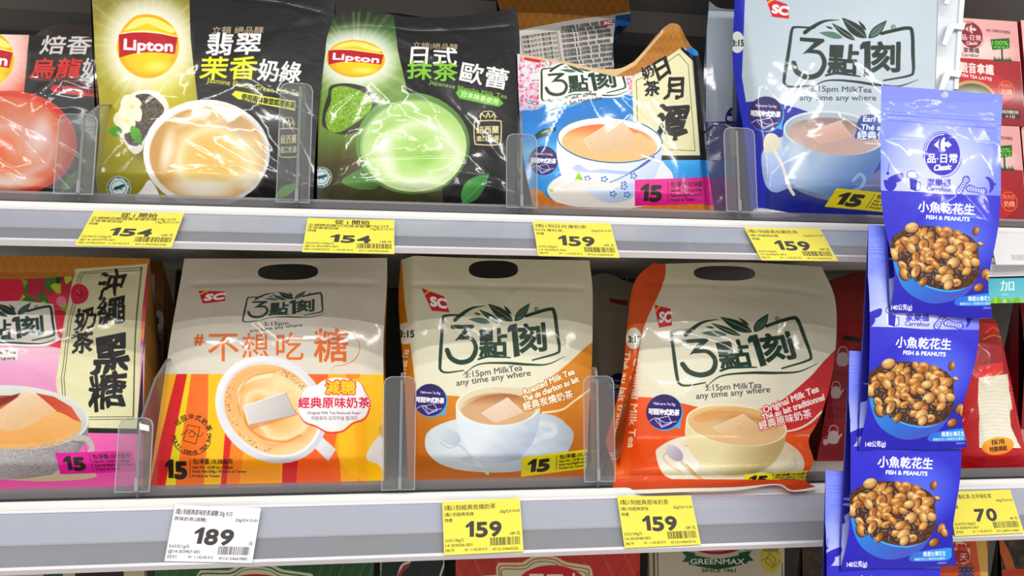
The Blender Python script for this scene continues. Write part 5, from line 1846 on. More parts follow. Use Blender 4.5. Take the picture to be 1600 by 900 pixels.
def art_carton(P):
    """red tea latte carton"""
    P.fill(lin('#e8bdb9', '#e3a9a8', 1490, 30, 1600, 60), rect(1380, 20, 1700, 100))
    P.soft('#f0e6e0', 1520, 76, 80, 26, .8, p=.9)
    P.fill(lin('#b5202a', '#8e1420', 1500, 90, 1600, 180), rect(1380, 91, 1700, 200))
    P.fill('#c42530', oval(1520, 140, 60, 34), a=.6)
    classic_logo(P, 1521.5, 53, 19, 21, '#84202e', '#ecc9c6')
    P.text('家樂福', 1520, 81, 9, '#5a2028', anchor=.5, fit=25, bold=.4)
    P.text('Carrefour', 1518, 88, 7.5, '#5a3a3c', anchor=.5, fit=28, bold=.15)
    P.text('內含 小袋茶包沖泡飲品', 1567, 46, 5.5, '#6a4044', anchor=.5, fit=40, bold=.2, rot=2)
    P.stroke('#2a5a30', 3, poly((1571, 70), (1570, 92)))
    P.fill('#1f5a2e', poly((1553, 58), (1585, 54), (1584, 71), (1555, 75)))
    P.text('100%', 1569, 66, 9.5, '#7ec832', anchor=.5, fit=27, bold=.6, rot=-3)
    P.text('純素食品', 1570, 71.5, 5, '#7ec832', anchor=.5, fit=26, bold=.2, rot=-3)
    for k in range(12):
        P.fill('#1f5028', poly((1555 + k * 2.5, 93), (1557 + k * 2.5, 84 + (k * 7) % 5), (1559 + k * 2.5, 93)))
    P.text('鐵觀音拿鐵', 1484, 112, 18, '#f4e6e2', fit=70, bold=.9, rot=2)
    P.text('TIEGUANYIN TEA LATTE', 1468, 118, 7, '#f4e6e2', fit=82, bold=.6, rot=5)
    P.fill('#c8a26c', oval(1518, 152, 36, 26))
    P.fill(rad([(0, '#b9b48c'), (.8, '#6c6c48'), (1, '#55543a')], 1518, 154, 32, 22), oval(1518, 154, 33, 23))
    P.stroke('#e2703c', 1.4, oval(1573, 138, 13, 14), closed=True)
    P.text('無添加', 1573, 134, 7, '#e8915c', anchor=.5, fit=18, bold=.2)
    P.text('奶精', 1573, 145, 9.5, '#f0b088', anchor=.5, fit=18, bold=.4)
    P.fill('#3a2a28', poly((1545, 168), (1593, 170), (1592, 184), (1545, 182)))
    P.text('使用紐西蘭奶粉', 1590, 176, 6, '#e8dcd4', anchor=1, fit=36, bold=.25, rot=1)
    P.text('×10', 1583, 183, 7, '#e8dcd4', anchor=1, fit=15, bold=.3)


# ---- bottom row
def art_cream_teal(P):
    P.fill('#d2c8a8', rect(-200, 840, 300, 1000))
    P.fill('#3d5f58', poly((68, 892), (78, 870), (96, 872), (106, 1000), (66, 1000)))
    P.fill('#3a2224', poly((118, 850), (196, 850), (188, 1000), (116, 1000)))


def plaque(P, cx, top, w, edge, fill='#e4dfc0'):
    """curled label plaque with double keylines"""
    pts = ((-1.0, 70), (-1.0, 34), (-.98, 27), (-.78, 26), (-.78, 14), (-.74, 7), (-.36, 7), (-.2, -2), (.0, -5), (.2, -2), (.36, 6), (.74, 12), (.78, 18), (.80, 28), (.97, 30), (1.0, 36), (1.0, 70))
    A = np.array([(cx + x * w, top + y) for x, y in pts])
    P.fill(fill, A)
    B = np.array([(cx + x * (w - 6), top + 5 + y) for x, y in pts])
    P.stroke(edge, 2.2, bez(*B, n=3))
    D = np.array([(cx + x * (w - 11), top + 10 + y) for x, y in pts])
    P.stroke('#3a3424', .9, bez(*D, n=3))


def art_green_plaque(P):
    P.fill(lin('#3f6b2c', '#24502a', 236, 880, 590, 890), rect(100, 800, 700, 1000))
    rng = np.random.RandomState(2)
    for k in range(26):
        x = 220 + k * 16
        P.stroke('#5f8f3c', rng.uniform(1, 3), bez((x, 960), (x + 22, 900), (x + rng.uniform(20, 60), 850)), a=.5)
    plaque(P, 400, 884, 118, '#1f6a3a')
    P.fill('#b81c28', oval(400, 925, 62, 28))


def art_dark_green(P):
    P.fill(lin('#14301f', '#0e2418', 590, 860, 700, 880), rect(540, 800, 760, 1000))
    P.fill('#c9c79a', poly((570, 800), (598, 800), (594, 1000), (566, 1000)))
    P.text('TAIWAN', 571, 897, 7, '#26301c', fit=26, bold=.3)
    P.stroke('#e0dcc8', 4, bez((640, 878), (628, 884), (622, 900), (608, 930)))
    P.stroke('#b81c28', 5, bez((638, 884), (628, 892), (618, 912), (610, 930)))
    P.stroke('#e6e6dc', 3, bez((694, 860), (694, 880), (688, 900), (684, 930)))
    P.fill('#3c2a38', oval(668, 880, 12, 24, 20), a=.6)


def art_red_plaque(P):
    P.fill(lin('#b5402c', '#c83c30', 705, 880, 1010, 880), rect(640, 800, 1100, 1000))
    for k in range(12):
        P.stroke('#d8694c', 4, poly((690 + k * 34, 840), (720 + k * 34, 900)), a=.45)
        P.stroke('#a32c24', 3, poly((710 + k * 34, 920), (750 + k * 34, 860)), a=.5)
    plaque(P, 850, 872, 96, '#c87828')
    P.fill('#c4161e', oval(862, 915, 54, 32))
    P.text('馬玉山', 866, 926, 36, '#f4ece4', anchor=.5, fit=84, bold=2)


def art_cream_crest(P):
    P.fill(lin('#b5a88c', '#c9bfa6', 1000, 860, 1200, 870), rect(960, 800, 1260, 1000))
    P.fill('#c9c0aa', poly((1026, 800), (1190, 800), (1190, 1000), (1026, 1000)))
    P.stroke('#26201c', 2, poly((1021, 850), (1024, 1000)))
    P.stroke('#26201c', 1.1, poly((1027, 850), (1031, 1000)))
    P.stroke('#26201c', 1.2, poly((1222, 880), (1224, 1000)))
    P.fill('#a01c34', oval(1120, 838, 52, 28))
    P.stroke('#d8a0a4', 1, bez((1082, 853), (1120, 862), (1158, 852)))
    G = '#1e5630'
    P.fill(G, poly((1064, 860), (1086, 864), (1086, 878), (1066, 878), (1072, 870)))
    P.fill(G, poly((1174, 860), (1154, 864), (1154, 878), (1178, 876), (1170, 868)))
    P.fill(G, np.concatenate([bez((1077, 866), (1122, 873), (1166, 865)), bez((1168, 880), (1122, 889), (1076, 882))]))
    P.text('GREENMAX', 1121, 881.5, 12, '#e9e8da', anchor=.5, fit=84, bold=.6)
    P.text('SINCE 1961', 1123, 894, 7.5, '#3a3428', anchor=.5, fit=53, bold=.3)
    P.text('®', 1163, 860, 8, '#3a3428')
    P.fill('#c6b545', oval(1204, 872, 17, 23, -4))
    P.stroke('#54481c', .8, poly((1202, 864), (1212, 874), (1208, 888), (1196, 878)), closed=True)
    P.stroke('#54481c', .7, bez((1189, 876), (1200, 872), (1210, 884), (1219, 876)))
    P.text('可回沖式', 1204, 862, 7, '#54481c', anchor=.5, fit=24, bold=.2, rot=4)


def art_brown(P):
    P.fill(grainy('#241a10', '#5a4426', 14, 3, 3, 1.5), rect(1200, 800, 1460, 1000))
    P.fill('#8a6a34', poly((1190, 800), (1236, 800), (1252, 1000), (1190, 1000)))


def art_orange_crown(P):
    P.fill(lin('#cf5a24', '#d8662c', 1470, 850, 1560, 880), rect(1380, 780, 1660, 1000))
    P.fill(lin('#dfb258', '#e2bc68', 1530, 850, 1560, 900), poly((1524, 840), (1540, 840), (1562, 1000), (1546, 1000)))
    P.stroke('#f2d8b8', 3.5, loop((1494, 852), (1500, 848), (1512, 854), (1514, 868), (1510, 880), (1500, 878), (1494, 876)), closed=True)
    P.fill('#a81c24', loop((1490, 862), (1504, 860), (1514, 864), (1512, 877), (1492, 878)))
    for k in range(4):
        P.fill('#c42830', oval(1492 + 7 * k, 853, 3, 3))
    P.text('天', 1500, 875, 13, '#f4d8c0', bold=.6)
    P.text('Since 1934', 1490, 884, 6.5, '#8a2c20', fit=30, bold=.3)
    P.text('麥', 1498, 906, 26, '#2c4a80', bold=1.2)


def art_dark_brown(P):
    P.fill(grainy('#1e1a12', '#6a5836', 16, 5, 3, 1.6), rect(1480, 780, 1760, 1000))
    P.stroke('#c46a1c', 14, bez((1558, 840), (1572, 868), (1582, 900)))
    P.fill('#c8481c', poly((1560, 890), (1620, 888), (1620, 1000), (1560, 1000)))


def art_black_film(P):
    P.fill('#1d1b1b', rect(-300, -200, 1700, 600))
    P.fill('#3a2420', oval(110, 60, 60, 22), a=.6)
# ================================================================== the goods
def base(z, Y, lean, yaw=0.0):
    return Plane((0, Y, z), yaw, lean)


G_UP = 'milk tea bags on the upper shelf'
G_LO = 'milk tea bags on the lower shelf'
HD = (('header', 0, .16), ('front_panel', .16, 1))


def side_fold(g, drop, p=1.0):
    """left gusset: the sheet turns back for u below g"""
    def f(u, v, a, b):
        return -drop * np.clip((g(v) - u) / np.maximum(g(v), .02), 0, 1) ** p
    return f


# ---- upper shelf, front row
bag('foil_tea_bag', 'black and red foil bag with an orange-red cup, at the left edge', 'bag', base(DECK_U, .050, 5),
    [(-220, 46), (-60, 52), (60, 55), (151, 58)], [(151, 58), (154, 180), (155, 305)], [(-225, 305), (155, 305)], [(-220, 46), (-225, 305)],
    art_oolong, '#222020', (-240, 20, 180, 330), G_UP, seed=3, deck=DECK_U, camp=.0011, rough=.28,
    parts=(('top_seal', 0, .07), ('front_panel', .07, 1)))
bag('foil_tea_bag', 'black and yellow-green foil bag with a white cup and jasmine flowers', 'bag', base(DECK_U, .036, 9),
    [(140, -42), (300, -34), (430, -20), (524, -2)], [(524, -2), (521, 30), (507, 90), (495, 200), (490, 312)], [(158, 306), (320, 308), (490, 314)],
    [(140, -42), (148, 80), (156, 190), (158, 306)], art_jasmine, '#1c1a1a', (130, -60, 540, 340), G_UP, seed=11, deck=DECK_U, ncre=34, camp=.0014,
    rough=.26, bulge=.018, thick=.06, parts=(('top_seal', 0, .08), ('front_panel', .08, 1)), seams=((.09, -.0012, .01),))
bag('foil_tea_bag', 'black and green foil bag with a cup of green matcha foam', 'bag', base(DECK_U, .036, 9),
    [(523, 22), (575, 18), (650, 27), (730, 24), (806, 12)], [(806, 12), (812, 60), (811, 190), (800, 322)], [(497, 314), (650, 320), (800, 326)],
    [(523, 22), (512, 55), (500, 90), (497, 200), (497, 314)], art_matcha, '#1a1a1a', (480, -10, 830, 345), G_UP, seed=17, deck=DECK_U, ncre=34, camp=.0014,
    rough=.26, bulge=.017, parts=(('top_seal', 0, .08), ('front_panel', .08, 1)), seams=((.09, -.0012, .01),))


def lake_extra(u, v, a, b):
    return -.020 * np.clip((v - .80) / .2, 0, 1) ** 1.2 * (1 - np.abs(u - .55) * .8) - .012 * np.clip((u - .93) / .07, 0, 1)


bag('milk_tea_bag', 'blue bag with a blue-patterned bowl, pink blossoms and a twisted brown top', 'bag', base(DECK_U, .036, 8),
    [(808, 84), (870, 94), (945, 108), (992, 94), (1046, 37), (1090, 80)], [(1090, 80), (1100, 140), (1104, 240), (1118, 330)], [(836, 322), (970, 326), (1118, 332)],
    [(808, 84), (812, 180), (820, 260), (836, 322)], art_lake, '#1f6fb0', (790, 20, 1150, 350), G_UP, seed=23, deck=DECK_U, extra=lake_extra, bulge=.018,
    parts=(('top_fold', 0, .10), ('front_panel', .10, 1)), camp=.0012, side_col='#2a78b8', where=lambda r: (r.rand(), .55 + .45 * r.rand()))
bag('milk_tea_bag', 'pale blue and navy bag with a grey-blue cup and white spoon', 'bag', base(DECK_U, .036, 8),
    [(1150, -60), (1300, -58), (1480, -50)], [(1480, -50), (1478, 150), (1478, 345)], [(1172, 334), (1300, 338), (1478, 345)],
    [(1150, -60), (1146, 40), (1146, 110), (1164, 220), (1172, 334)], art_earl, '#1c2a90', (1130, -80, 1510, 370), G_UP, seed=31, deck=DECK_U, bulge=.02, thick=.06,
    extra=side_fold(lambda v: .05 + .03 * (1 - v), .014), parts=(('header', 0, .12), ('front_panel', .12, 1)))

# ---- upper shelf, behind
bag('milk_tea_bag', 'grey-blue bag standing behind the pale blue and navy one', 'bag', base(DECK_U, .120, 4),
    [(1108, 2), (1135, 14), (1240, 14)], [(1240, 14), (1246, 318)], [(1105, 312), (1246, 318)], [(1108, 2), (1100, 100), (1102, 200), (1105, 312)],
    art_second_earl, '#5a6470', (1080, -20, 1270, 340), G_UP, seed=33, deck=DECK_U, nu=40, nv=60, tex=420, bulge=.01)
bag('milk_tea_bag', 'bag turned round to its small-print panel, brown woven top folded over', 'bag', base(DECK_U, .160, 4),
    [(775, -4), (860, -8), (982, -6)], [(982, -6), (984, 40), (958, 70), (975, 300)], [(800, 312), (975, 316)], [(775, -4), (795, 60), (812, 130), (800, 312)],
    art_second_lake, '#2a5c90', (750, -60, 1010, 330), G_UP, seed=37, deck=DECK_U, nu=50, nv=70, tex=520, bulge=.014, camp=.0022,
    parts=(('top_fold', 0, .20), ('rear_panel', .20, 1)))
bag('foil_tea_bag', 'dark foil bag lying behind the black and red one', 'bag', base(DECK_U, .150, 4),
    [(50, 58), (85, 38), (150, 28), (230, 40)], [(230, 40), (235, 290)], [(20, 285), (235, 290)], [(50, 58), (20, 285)],
    art_black_film, '#1c1918', (0, 0, 260, 330), G_UP, seed=41, deck=DECK_U, nu=40, nv=50, tex=200)
bag('foil_tea_bag', 'dark foil bag behind the matcha one, only its top edge showing', 'bag', base(DECK_U, .160, 4),
    [(480, 42), (600, 20), (700, 34), (790, 42)], [(790, 42), (790, 300)], [(470, 290), (790, 300)], [(480, 42), (470, 290)],
    art_black_film, '#1c1918', (450, 0, 820, 330), G_UP, seed=43, deck=DECK_U, nu=40, nv=50, tex=200)

# ---- lower shelf, front row
bag('milk_tea_bag', 'pink bag with a cream calligraphy panel, hibiscus and speckled grey cup', 'bag', base(DECK_L, .036, 7),
    [(-150, 400), (60, 400), (160, 402), (234, 404)], [(234, 404), (232, 430), (226, 560), (224, 748)], [(-150, 748), (224, 748)], [(-150, 400), (-150, 748)],
    art_okinawa, '#d878a8', (-170, 380, 260, 790), G_LO, seed=51, deck=DECK_L, parts=HD, hole=(75, 388, 50, 13, 0), side_col='#b9863c', tex=760,
    seams=((.08, -.0015, .012),), bulge=.016)
bag('milk_tea_bag', 'cream bag with orange, red and yellow stripes and a cup seen from above', 'bag', base(DECK_L, .036, 8),
    [(288, 404), (400, 404), (605, 403)], [(605, 403), (604, 450), (599, 540), (600, 640), (600, 755)], [(232, 764), (420, 762), (600, 755)],
    [(288, 404), (281, 445), (266, 530), (250, 640), (232, 764)], art_reduced, '#e8b020', (215, 385, 625, 800), G_LO, seed=57, deck=DECK_L, parts=HD, ncre=22,
    hole=(450, 425, 47, 12.5, -1), side_col='#e2a81c', tex=800, seams=((.125, -.0022, .010),), bulge=.02, thick=.07, rough=.24, coat=.6)
bag('milk_tea_bag', 'cream and caramel-brown bag with a white cup and saucer', 'bag', base(DECK_L, .036, 7),
    [(626, 406), (760, 404), (921, 407)], [(921, 407), (926, 460), (925, 560), (920, 650), (914, 746)], [(638, 752), (740, 750), (830, 752), (914, 746)],
    [(626, 406), (623, 480), (632, 600), (638, 752)], art_roasted, '#c07a1c', (600, 385, 950, 790), G_LO, seed=61, deck=DECK_L, parts=HD,
    hole=(771, 421, 38.5, 14, 0), side_col='#b9701a', tex=760, extra=side_fold(lambda v: .07 + .03 * (1 - v), .016), seams=((.14, -.0018, .010),), bulge=.018,
    ncre=30, where=lambda r: (r.rand(), r.choice([.05 + .2 * r.rand(), .7 + .25 * r.rand()])))


def orig_extra(u, v, a, b):
    g = np.interp(v, [0, .12, .4, .7, 1.0], [.07, .08, .10, .10, .16])
    s = -.022 * np.clip((g - u) / g, 0, 1) ** 1.1
    # the bottom seal juts out over the lip and droops
    t = np.clip((.23 - v) / .14, 0, 1)
    return s * (1 - .6 * t) + .0405 * t * t * (3 - 2 * t)


bag('milk_tea_bag', 'cream bag with orange side fold and beige cup, its seal jutting over the shelf edge', 'bag', base(DECK_L + .001, .034, 9),
    [(1022, 410), (1040, 412), (1160, 410), (1284, 417)], [(1284, 417), (1306, 475), (1304, 560), (1282, 650), (1262, 738), (1279, 764)],
    [(960, 772), (1060, 769), (1150, 766), (1212, 758), (1238, 768), (1279, 764)],
    [(1022, 410), (992, 440), (980, 510), (970, 600), (959, 745), (960, 772)], art_original, '#cf5c18', (935, 390, 1330, 800), G_LO, seed=67,
    parts=(('header', 0, .15), ('front_panel', .15, .93), ('bottom_seal', .93, 1)), hole=(1132, 427, 48, 11.5, 1), side_col='#d05c1c', tex=820,
    extra=orig_extra, seams=((.935, -.0030, .012), (.13, -.0012, .01)), bulge=.016, thick=.075, ncre=34, camp=.0013,
    labels={'bottom_seal': 'orange bottom seal with a white rim'})

# ---- lower shelf, behind
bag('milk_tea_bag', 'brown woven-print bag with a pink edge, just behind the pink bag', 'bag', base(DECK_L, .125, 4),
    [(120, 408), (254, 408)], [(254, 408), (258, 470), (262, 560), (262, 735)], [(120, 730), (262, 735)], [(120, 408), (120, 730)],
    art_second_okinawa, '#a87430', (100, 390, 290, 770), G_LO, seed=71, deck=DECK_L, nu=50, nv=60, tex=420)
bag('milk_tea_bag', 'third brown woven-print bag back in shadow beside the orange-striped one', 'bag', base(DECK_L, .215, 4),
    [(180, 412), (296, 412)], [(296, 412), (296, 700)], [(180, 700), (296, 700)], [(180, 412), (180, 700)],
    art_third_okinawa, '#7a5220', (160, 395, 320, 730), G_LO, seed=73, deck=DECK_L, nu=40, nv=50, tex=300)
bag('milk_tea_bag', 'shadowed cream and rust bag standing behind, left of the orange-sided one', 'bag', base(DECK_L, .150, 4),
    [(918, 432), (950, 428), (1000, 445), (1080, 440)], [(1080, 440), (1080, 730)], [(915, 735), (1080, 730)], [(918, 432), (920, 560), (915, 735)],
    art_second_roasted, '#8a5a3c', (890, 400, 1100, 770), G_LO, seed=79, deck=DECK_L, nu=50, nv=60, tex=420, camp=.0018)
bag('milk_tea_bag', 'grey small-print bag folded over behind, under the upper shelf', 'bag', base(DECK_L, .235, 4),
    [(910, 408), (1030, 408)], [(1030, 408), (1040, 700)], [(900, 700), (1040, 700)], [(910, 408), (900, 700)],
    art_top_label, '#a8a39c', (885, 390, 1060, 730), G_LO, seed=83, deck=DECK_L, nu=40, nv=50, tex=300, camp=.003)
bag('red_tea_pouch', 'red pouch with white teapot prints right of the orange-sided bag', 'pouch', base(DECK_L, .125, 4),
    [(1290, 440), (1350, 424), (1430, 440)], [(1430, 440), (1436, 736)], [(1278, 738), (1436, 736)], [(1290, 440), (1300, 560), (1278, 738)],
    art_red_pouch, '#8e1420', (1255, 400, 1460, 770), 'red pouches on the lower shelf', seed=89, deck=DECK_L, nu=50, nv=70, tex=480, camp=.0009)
bag('red_tea_pouch', 'red pouch with a clear window of white tea bags and an orange oval sticker', 'pouch', base(DECK_L, .020, 10),
    [(1488, 500), (1530, 492), (1556, 500)], [(1556, 500), (1572, 560), (1588, 640), (1598, 725)], [(1480, 742), (1530, 744), (1598, 728)],
    [(1488, 500), (1486, 620), (1480, 742)], art_red_cotton, '#b5121f', (1460, 470, 1620, 780), 'red pouches on the lower shelf', seed=97, deck=DECK_L,
    nu=60, nv=80, tex=420, extra=lambda u, v, a, b: -.02 * np.clip((.40 - u) / .40, 0, 1) ** 1.2, camp=.0013, side_col='#a00f1a')
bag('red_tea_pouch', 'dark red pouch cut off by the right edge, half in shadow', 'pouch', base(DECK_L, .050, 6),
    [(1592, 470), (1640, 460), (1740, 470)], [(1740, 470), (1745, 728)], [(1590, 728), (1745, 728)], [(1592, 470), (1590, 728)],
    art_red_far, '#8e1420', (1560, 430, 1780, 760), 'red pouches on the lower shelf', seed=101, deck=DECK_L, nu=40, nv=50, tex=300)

# ---- hanging snack packs
clipx = at(1478, 140, -.062)


def peanut_pack(tl, tr, bl, br, label, seed, mids, arts):
    L0 = ((1377, 133), (1567, 148), (1391, 489))

    def art(P):
        frame3(P, L0, [(p[0] + d[0], p[1] + d[1]) for p, d in zip(L0, arts)])
        peanut_art(P)
        P.pop()
    pl = Plane(at((bl[0] + br[0]) / 2, (bl[1] + br[1]) / 2, -.088), 0, 3.5)
    xs = [p[0] for p in (tl, tr, bl, br)]
    ys = [p[1] for p in (tl, tr, bl, br)]
    Lp = [tl, (tl[0] + mids[0], tl[1] + (bl[1] - tl[1]) * .5), (bl[0] + mids[1], tl[1] + (bl[1] - tl[1]) * .82), bl]
    Rp = [tr, (tr[0] + mids[2], tr[1] + (br[1] - tr[1]) * .5), (br[0] + mids[3], tr[1] + (br[1] - tr[1]) * .82), br]
    hx, hy = tl[0] + (tr[0] - tl[0]) * .52, tl[1] + (tr[1] - tl[1]) * .52 + 7
    return bag('snack_pouch', label, 'snack pack', pl, [tl, ((tl[0] + tr[0]) / 2, (tl[1] + tr[1]) / 2), tr], Rp,
               [bl, ((bl[0] * 2 + br[0]) / 3, (bl[1] * 2 + br[1]) / 3 - 1), ((bl[0] + br[0] * 2) / 3, (bl[1] + br[1] * 2) / 3 + 2), br], Lp,
               art, '#3a36b8', (min(xs) - 15, min(ys) - 15, max(xs) + 15, max(ys) + 15), 'hanging packs of fish and peanuts', seed=seed,
               bulge=.0065, thick=.006, nu=70, nv=110, tex=640, ncre=16, camp=.0008, csize=.3, rough=.34, coat=.3, side_col='#3430b0',
               bshape=lambda u, v: (1 - np.abs(2 * u - 1) ** 3) * np.clip(1 - ((v - .36) / .40) ** 2, 0, 1) ** .8,
               parts=(('hang_header', 0, .10), ('zip_band', .10, .16), ('front_panel', .16, 1)), hole=(hx, hy, 6, 5, 0) if seed == 5 else None,
               seams=((.105, .0007, .004), (.13, .0009, .004), (.155, .0007, .004)), bump=.12)


peanut_pack((1377, 133), (1567, 148), (1391, 488), (1551, 497), 'blue fish and peanuts pack, topmost of the hanging four', 5, (0, 6, -4, -6), ((0, 0), (0, 0), (0, 0)))
peanut_pack((1357, 351), (1531, 362), (1341, 704), (1511, 699), 'blue fish and peanuts pack, second from the top of the hanging four', 6, (2, 13, -2, -7),
            ((-27, 211), (-30, 208), (-41, 214)))
peanut_pack((1327, 548), (1503, 556), (1313, 892), (1494, 883), 'blue fish and peanuts pack, third from the top, over the lower ticket strip', 7, (2, 13, -1, -5),
            ((-55, 397), (-58, 393), (-70, 402)))
peanut_pack((1290, 735), (1470, 745), (1282, 1088), (1458, 1082), 'blue fish and peanuts pack, lowest of the four and mostly out of frame', 8, (2, 10, -1, -5),
            ((-90, 584), (-90, 580), (-104, 588)))

# clip strip
M_cs = mat('clip_strip_plastic', '#cfd6de', .35, 0, .4)
M_cs2 = mat('clip_hook_plastic', '#dfe3e6', .35, 0, .3)
ys_ = -.066
eA, eB = at(1385, 900, ys_), at(1408, 900, ys_)
tA, tB = at(1467, -70, ys_), at(1513, -70, ys_)
bA, bB = at(1461, 152, ys_), at(1494, 142, ys_)
rt = empty('clip_strip', (eA[0], ys_, eA[2]), 'long white plastic clip strip the fish and peanuts packs hang on', 'clip strip')
dirv = (bA - tA) / np.linalg.norm(bA - tA)


def ribbon(nm, pts, th, m, parent):
    V = [(p[0], p[1] - th / 2, p[2]) for p in pts] + [(p[0], p[1] + th / 2, p[2]) for p in pts]
    n = len(pts)
    F = [tuple(range(n)), tuple(range(n, 2 * n))[::-1]] + [((i + 1) % n, i, n + i, n + (i + 1) % n) for i in range(n)]
    return mesh_obj(nm, V, F, m, parent)


ribbon('strip', [tA, tB, bB, eB, eA, bA], .0012, M_cs, rt)
ribbon('strip_ridge', [at(1503, -70, ys_ - .001), at(1509, -70, ys_ - .001), at(1496, 140, ys_ - .001), at(1490, 140, ys_ - .001)], .002, M_cs2, rt)
for (x, y) in ((1487, -22), (1484, 42), (1478, 116)):
    w = 17
    ribbon('hook', [at(x - 3, y - 4, ys_ - .003), at(x + w + 7, y - 6, ys_ - .003), at(x + w + 4, y + 5, ys_ - .003), at(x + 6, y + 3, ys_ - .003), at(x - 6, y + 30, ys_ - .009),
                    at(x - 13, y + 28, ys_ - .009)], .0016, M_cs2, rt)

# ---- tea latte cartons
M_cart = mat('carton_board', '#8e1c26', .5)
M_cartp = mat('carton_top_board', '#d8a6a2', .5)


def carton(tl, tr, br, bl, Y, label, z0=None, dep=.09):
    W = [at(*tl, Y), at(*tr, Y), at(*br, Y), at(*bl, Y)]
    zb = z0 if z0 is not None else (W[2][2] + W[3][2]) / 2
    x0, x1 = (W[0][0] + W[3][0]) / 2, (W[1][0] + W[2][0]) / 2
    zt = (W[0][2] + W[1][2]) / 2
    P = Painter(1478, 26, 1600, 195, s=3)
    art_carton(P)
    m = print_mat('carton_print', np.clip(P.im, 0, 1), .4, .2, 0)
    r = empty('tea_carton', ((x0 + x1) / 2, Y + dep / 2, zb), label, 'box', 'stacked red tea cartons')
    o = mesh_obj('carton_body', *box_vf(x0, Y + .0003, zb, x1, Y + dep, zt), M_cart, r)
    add_bevel(o, .0006)
    mesh_obj('front_face', [(x0, Y, zt), (x0, Y, zb), (x1, Y, zb), (x1, Y, zt)], [(0, 1, 2, 3)], m, r, False, [(0, 1), (0, 0), (1, 0), (1, 1)])
    mesh_obj('lid_flap', *box_vf(x0 + .001, Y + .001, zt, x1 - .001, Y + dep - .001, zt + .0006), M_cartp, r)
    return zt + .0007


zc = carton((1484, 194), (1601, 197), (1597, 352), (1480, 352), .062, 'red tea latte carton at the bottom of the stack behind the snack packs', DECK_U)
carton((1482, 28), (1598, 33), (1593, 192), (1478, 190), .062, 'red tea latte carton on top of the stack, green 100% sign print', zc)
zc = carton((1604, 198), (1720, 201), (1716, 352), (1600, 352), .066, 'red carton at the bottom right edge of the photo, mostly cut off', DECK_U)
carton((1604, 34), (1720, 38), (1716, 194), (1600, 194), .066, 'red carton at the top right edge of the photo, mostly cut off', zc)

# ---- bottom row, seen below the lower strip
D3 = Z3 + .0075
for (nm, lab, cat, Y, top, x0, x1, art, col, sd) in (
        ('milk_powder_bag', 'cream bag with dark patches in the bottom left corner', 'bag', .03, 862, -120, 226, art_cream_teal, '#d2c8a8', 111),
        ('cereal_bag', 'green bag with a cream scroll-shaped label in the bottom row', 'bag', .034, 852, 242, 584, art_green_plaque, '#2c5a2a', 113),
        ('cereal_bag', 'very dark green bag between the green and the red ones in the bottom row', 'bag', .040, 850, 594, 694, art_dark_green, '#12281c', 117),
        ('cereal_bag', 'red bag with a cream scroll-shaped label in the bottom row', 'bag', .034, 848, 712, 1000, art_red_plaque, '#b53a2c', 119),
        ('cereal_bag', 'beige bag with a green ribbon crest and a yellow oval sticker', 'bag', .030, 842, 1014, 1226, art_cream_crest, '#b5a88c', 127),
        ('cereal_bag', 'dark brown patterned bag in the bottom row, left of the snack packs', 'bag', .085, 840, 1252, 1440, art_brown, '#4a3820', 131),
        ('cereal_bag', 'orange bag with a red crown emblem in the bottom right corner', 'bag', .030, 836, 1450, 1544, art_orange_crown, '#d0602a', 137),
        ('cereal_bag', 'dark brown and orange bag at the very bottom right edge', 'bag', .050, 834, 1560, 1720, art_dark_brown, '#3a3020', 139)):
    bag(nm, lab, cat, base(D3, Y, 3), [(x0, top), ((x0 + x1) / 2, top - 1), (x1, top)], [(x1, top), (x1 + 1, 1150), (x1 + 2, 1330)], [(x0 - 2, 1330), (x1 + 2, 1330)],
        [(x0, top), (x0 - 1, 1150), (x0 - 2, 1330)], art, col, (x0 - 20, top - 25, x1 + 20, 960), 'bags of the bottom row', seed=sd, deck=D3, nu=50, nv=60,
        tex=520 if x1 - x0 > 150 else 300, bulge=.012, camp=.0008, thick=.04, painter_s=2)

# ================================================================== price tickets
ticket('price_ticket', 'yellow ticket 154 under the jasmine tea bag, leftmost on the upper strip', ZU, [(147, 331), (288, 334), (268, 387), (117, 384)],
       price_art('154', '立頓絕品醇翡翠茉香奶綠19g x15', '生態農業認證', '特價', '19g元X15-01', ['54.04元/100g元', '@14-303979-001', '0612/0625'], '4711392942246', head='從 i 開始', small='168 元'))
ticket('price_ticket', 'yellow ticket 154 under the matcha tea bag, with a headline', ZU, [(481, 342), (616, 345), (616, 397), (472, 394)],
       price_art('154', '立頓絕品醇日式抹茶歐蕾19g x15', '生態農業認證', '特價', '19g元X15-01', ['54.04元/100g元', '@14-302984-001', '0612/0625'], '4711392942265', head='從 i 開始', small='168 元'))
ticket('price_ticket', 'yellow ticket 159 under the blue bag with the patterned bowl', ZU, [(832, 347), (953, 350), (968, 403), (841, 400)],
       price_art('159', '3點1刻日月潭奶茶', '日月潭奶茶..', '特價', '20g元X15-01', ['53元/100g元', '14-303024-001', '0619'], '4712134665537', small='189 元'))
ticket('price_ticket', 'yellow ticket 159 under the pale blue and navy bag', ZU, [(1162, 356), (1280, 358), (1309, 408), (1190, 407)],
       price_art('159', '3點1刻經典伯爵奶茶', '3點1刻經典伯爵', '特價', '20g元X15-01', ['53元/100g元', '14-303065-001', '0619'], '4712134665222', small='189 元'))
ticket('price_ticket', 'white ticket 189 under the orange-striped bag', ZL, [(274, 789), (408, 795), (394, 880), (257, 877)],
       price_art('189', '3點1刻經典原味奶茶減糖 20g X15', '原味奶茶(減糖)', '', '20g元X15-01', ['0.63元/1g元', '@14-303967-001', '0531'], '4712134667885', col='#eceaf2', small='元'), paper='#efeef4')
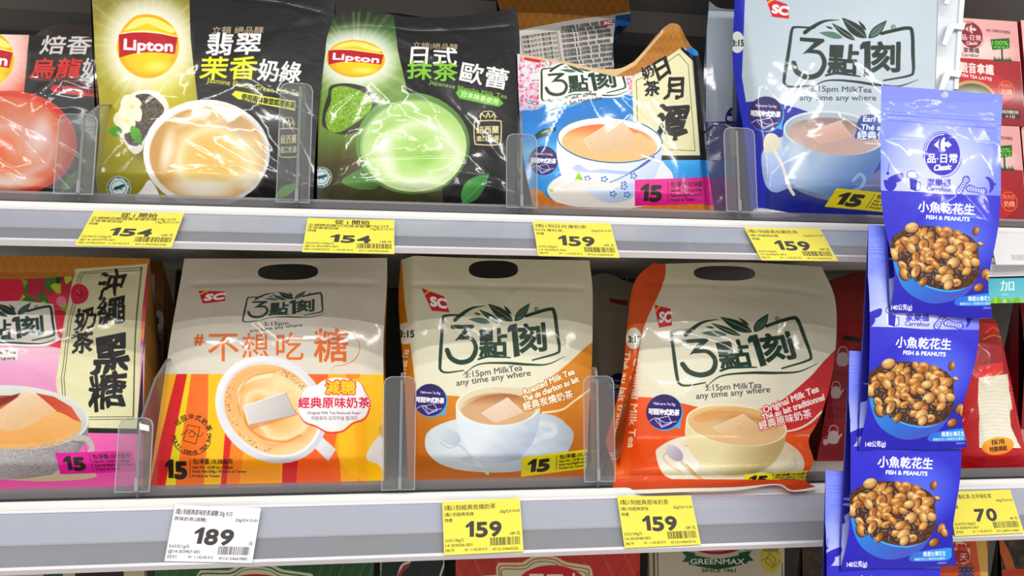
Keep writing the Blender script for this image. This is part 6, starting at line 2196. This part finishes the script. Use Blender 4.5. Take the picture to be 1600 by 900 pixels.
ticket('price_ticket', 'yellow ticket 159 under the caramel-brown cornered bag', ZL, [(691, 785), (812, 779), (818, 862), (694, 868)],
       price_art('159', '3點1刻經典炭燒奶茶', '3點1刻經典炭燒', '特價', '20g元X15-01', ['53元/100g元', '14-303036-001', '0619'], '4712134662226', small='189 元'))
ticket('price_ticket', 'yellow ticket 159 under the jutting seal of the orange-sided bag', ZL, [(964, 776), (1079, 775), (1095, 851), (976, 857)],
       price_art('159', '3點1刻經典原味奶茶', '3點1刻經典原味', '特價', '20g元X15-01', ['53元/100g元', '14-303048-001', '0619'], '4712134663216', small='189 元'))
ticket('price_ticket', 'yellow ticket 70 right of the hanging snack packs', ZL, [(1480, 769), (1577, 766), (1600, 833), (1492, 838)],
       price_art('70', '咖啡香紅茶-古早味紅茶', '-', '特價', '40g元X3-01', ['22.63元/100g元', '14-300070-001', '0703'], '4711087412006', small='89 元'))


def art_blank_ticket(P):
    P.fill('#e6e6e6', rect(-10, -10, 160, 110))
    P.text('藍色紙', 4, 14, 7, '#b8b8bc')
    rng = np.random.RandomState(8)
    x = 60
    while x < 132:
        P.fill('#9a9aa0', rect(x, 64, x + 1.5, 80))
        x += rng.choice([3, 4, 5])


ticket('price_ticket', 'blank grey-white ticket under the red cartons', ZU, [(1545, 366), (1601, 366), (1622, 414), (1556, 414)], art_blank_ticket, paper='#e6e6e6')

# teal shelf card hanging from the upper strip at the right edge
Pc = Painter(0, 0, 140, 60, s=4)
Pc.fill(lin('#58b4c4', '#86c8cc', 0, 0, 0, 60), rect(0, 0, 140, 60))
Pc.text('加', 62, 30, 25, '#e8f6f6', fit=22, bold=.3)
Pc.text('ves.', 64, 42, 8, '#d8eef0')
for k in range(22):
    Pc.fill(random.Random(k).choice(['#9ccf3c', '#7ab82e', '#c4dd58']), leaf(k * 7, 62, k * 7 + (k * 5) % 9 - 4, 44 + (k * 7) % 9, 4))
yc = -.044
q = [at(1500, 434, yc), at(1640, 430, yc), at(1640, 472, yc), at(1500, 475, yc)]
rc = empty('shelf_card', sum(q) / 4, 'teal shelf card with green leaves hanging at the right edge of the upper strip', 'sign')
mesh_obj('card_print', q, [(0, 3, 2, 1)], print_mat('card_print', Pc.im, .4, .2, 0), rc, False, [(0, 1), (1, 1), (1, 0), (0, 0)])
mesh_obj('card_board', [p + np.array([0, .0003, 0]) for p in q] + [p + np.array([0, .0012, 0]) for p in q],
         [(0, 3, 2, 1), (4, 5, 6, 7), (0, 1, 5, 4), (1, 2, 6, 5), (2, 3, 7, 6), (3, 0, 4, 7)], M_strip, rc)
q2 = [at(1500, 414, yc), at(1640, 410, yc), at(1640, 433, yc), at(1500, 436, yc)]
mesh_obj('card_holder', [p for p in q2] + [p + np.array([0, .0012, 0]) for p in q2],
         [(0, 3, 2, 1), (4, 5, 6, 7), (0, 1, 5, 4), (1, 2, 6, 5), (2, 3, 7, 6), (3, 0, 4, 7)], M_edge, rc)

if _to.name in COL.objects:
    bpy.data.objects.remove(_to)
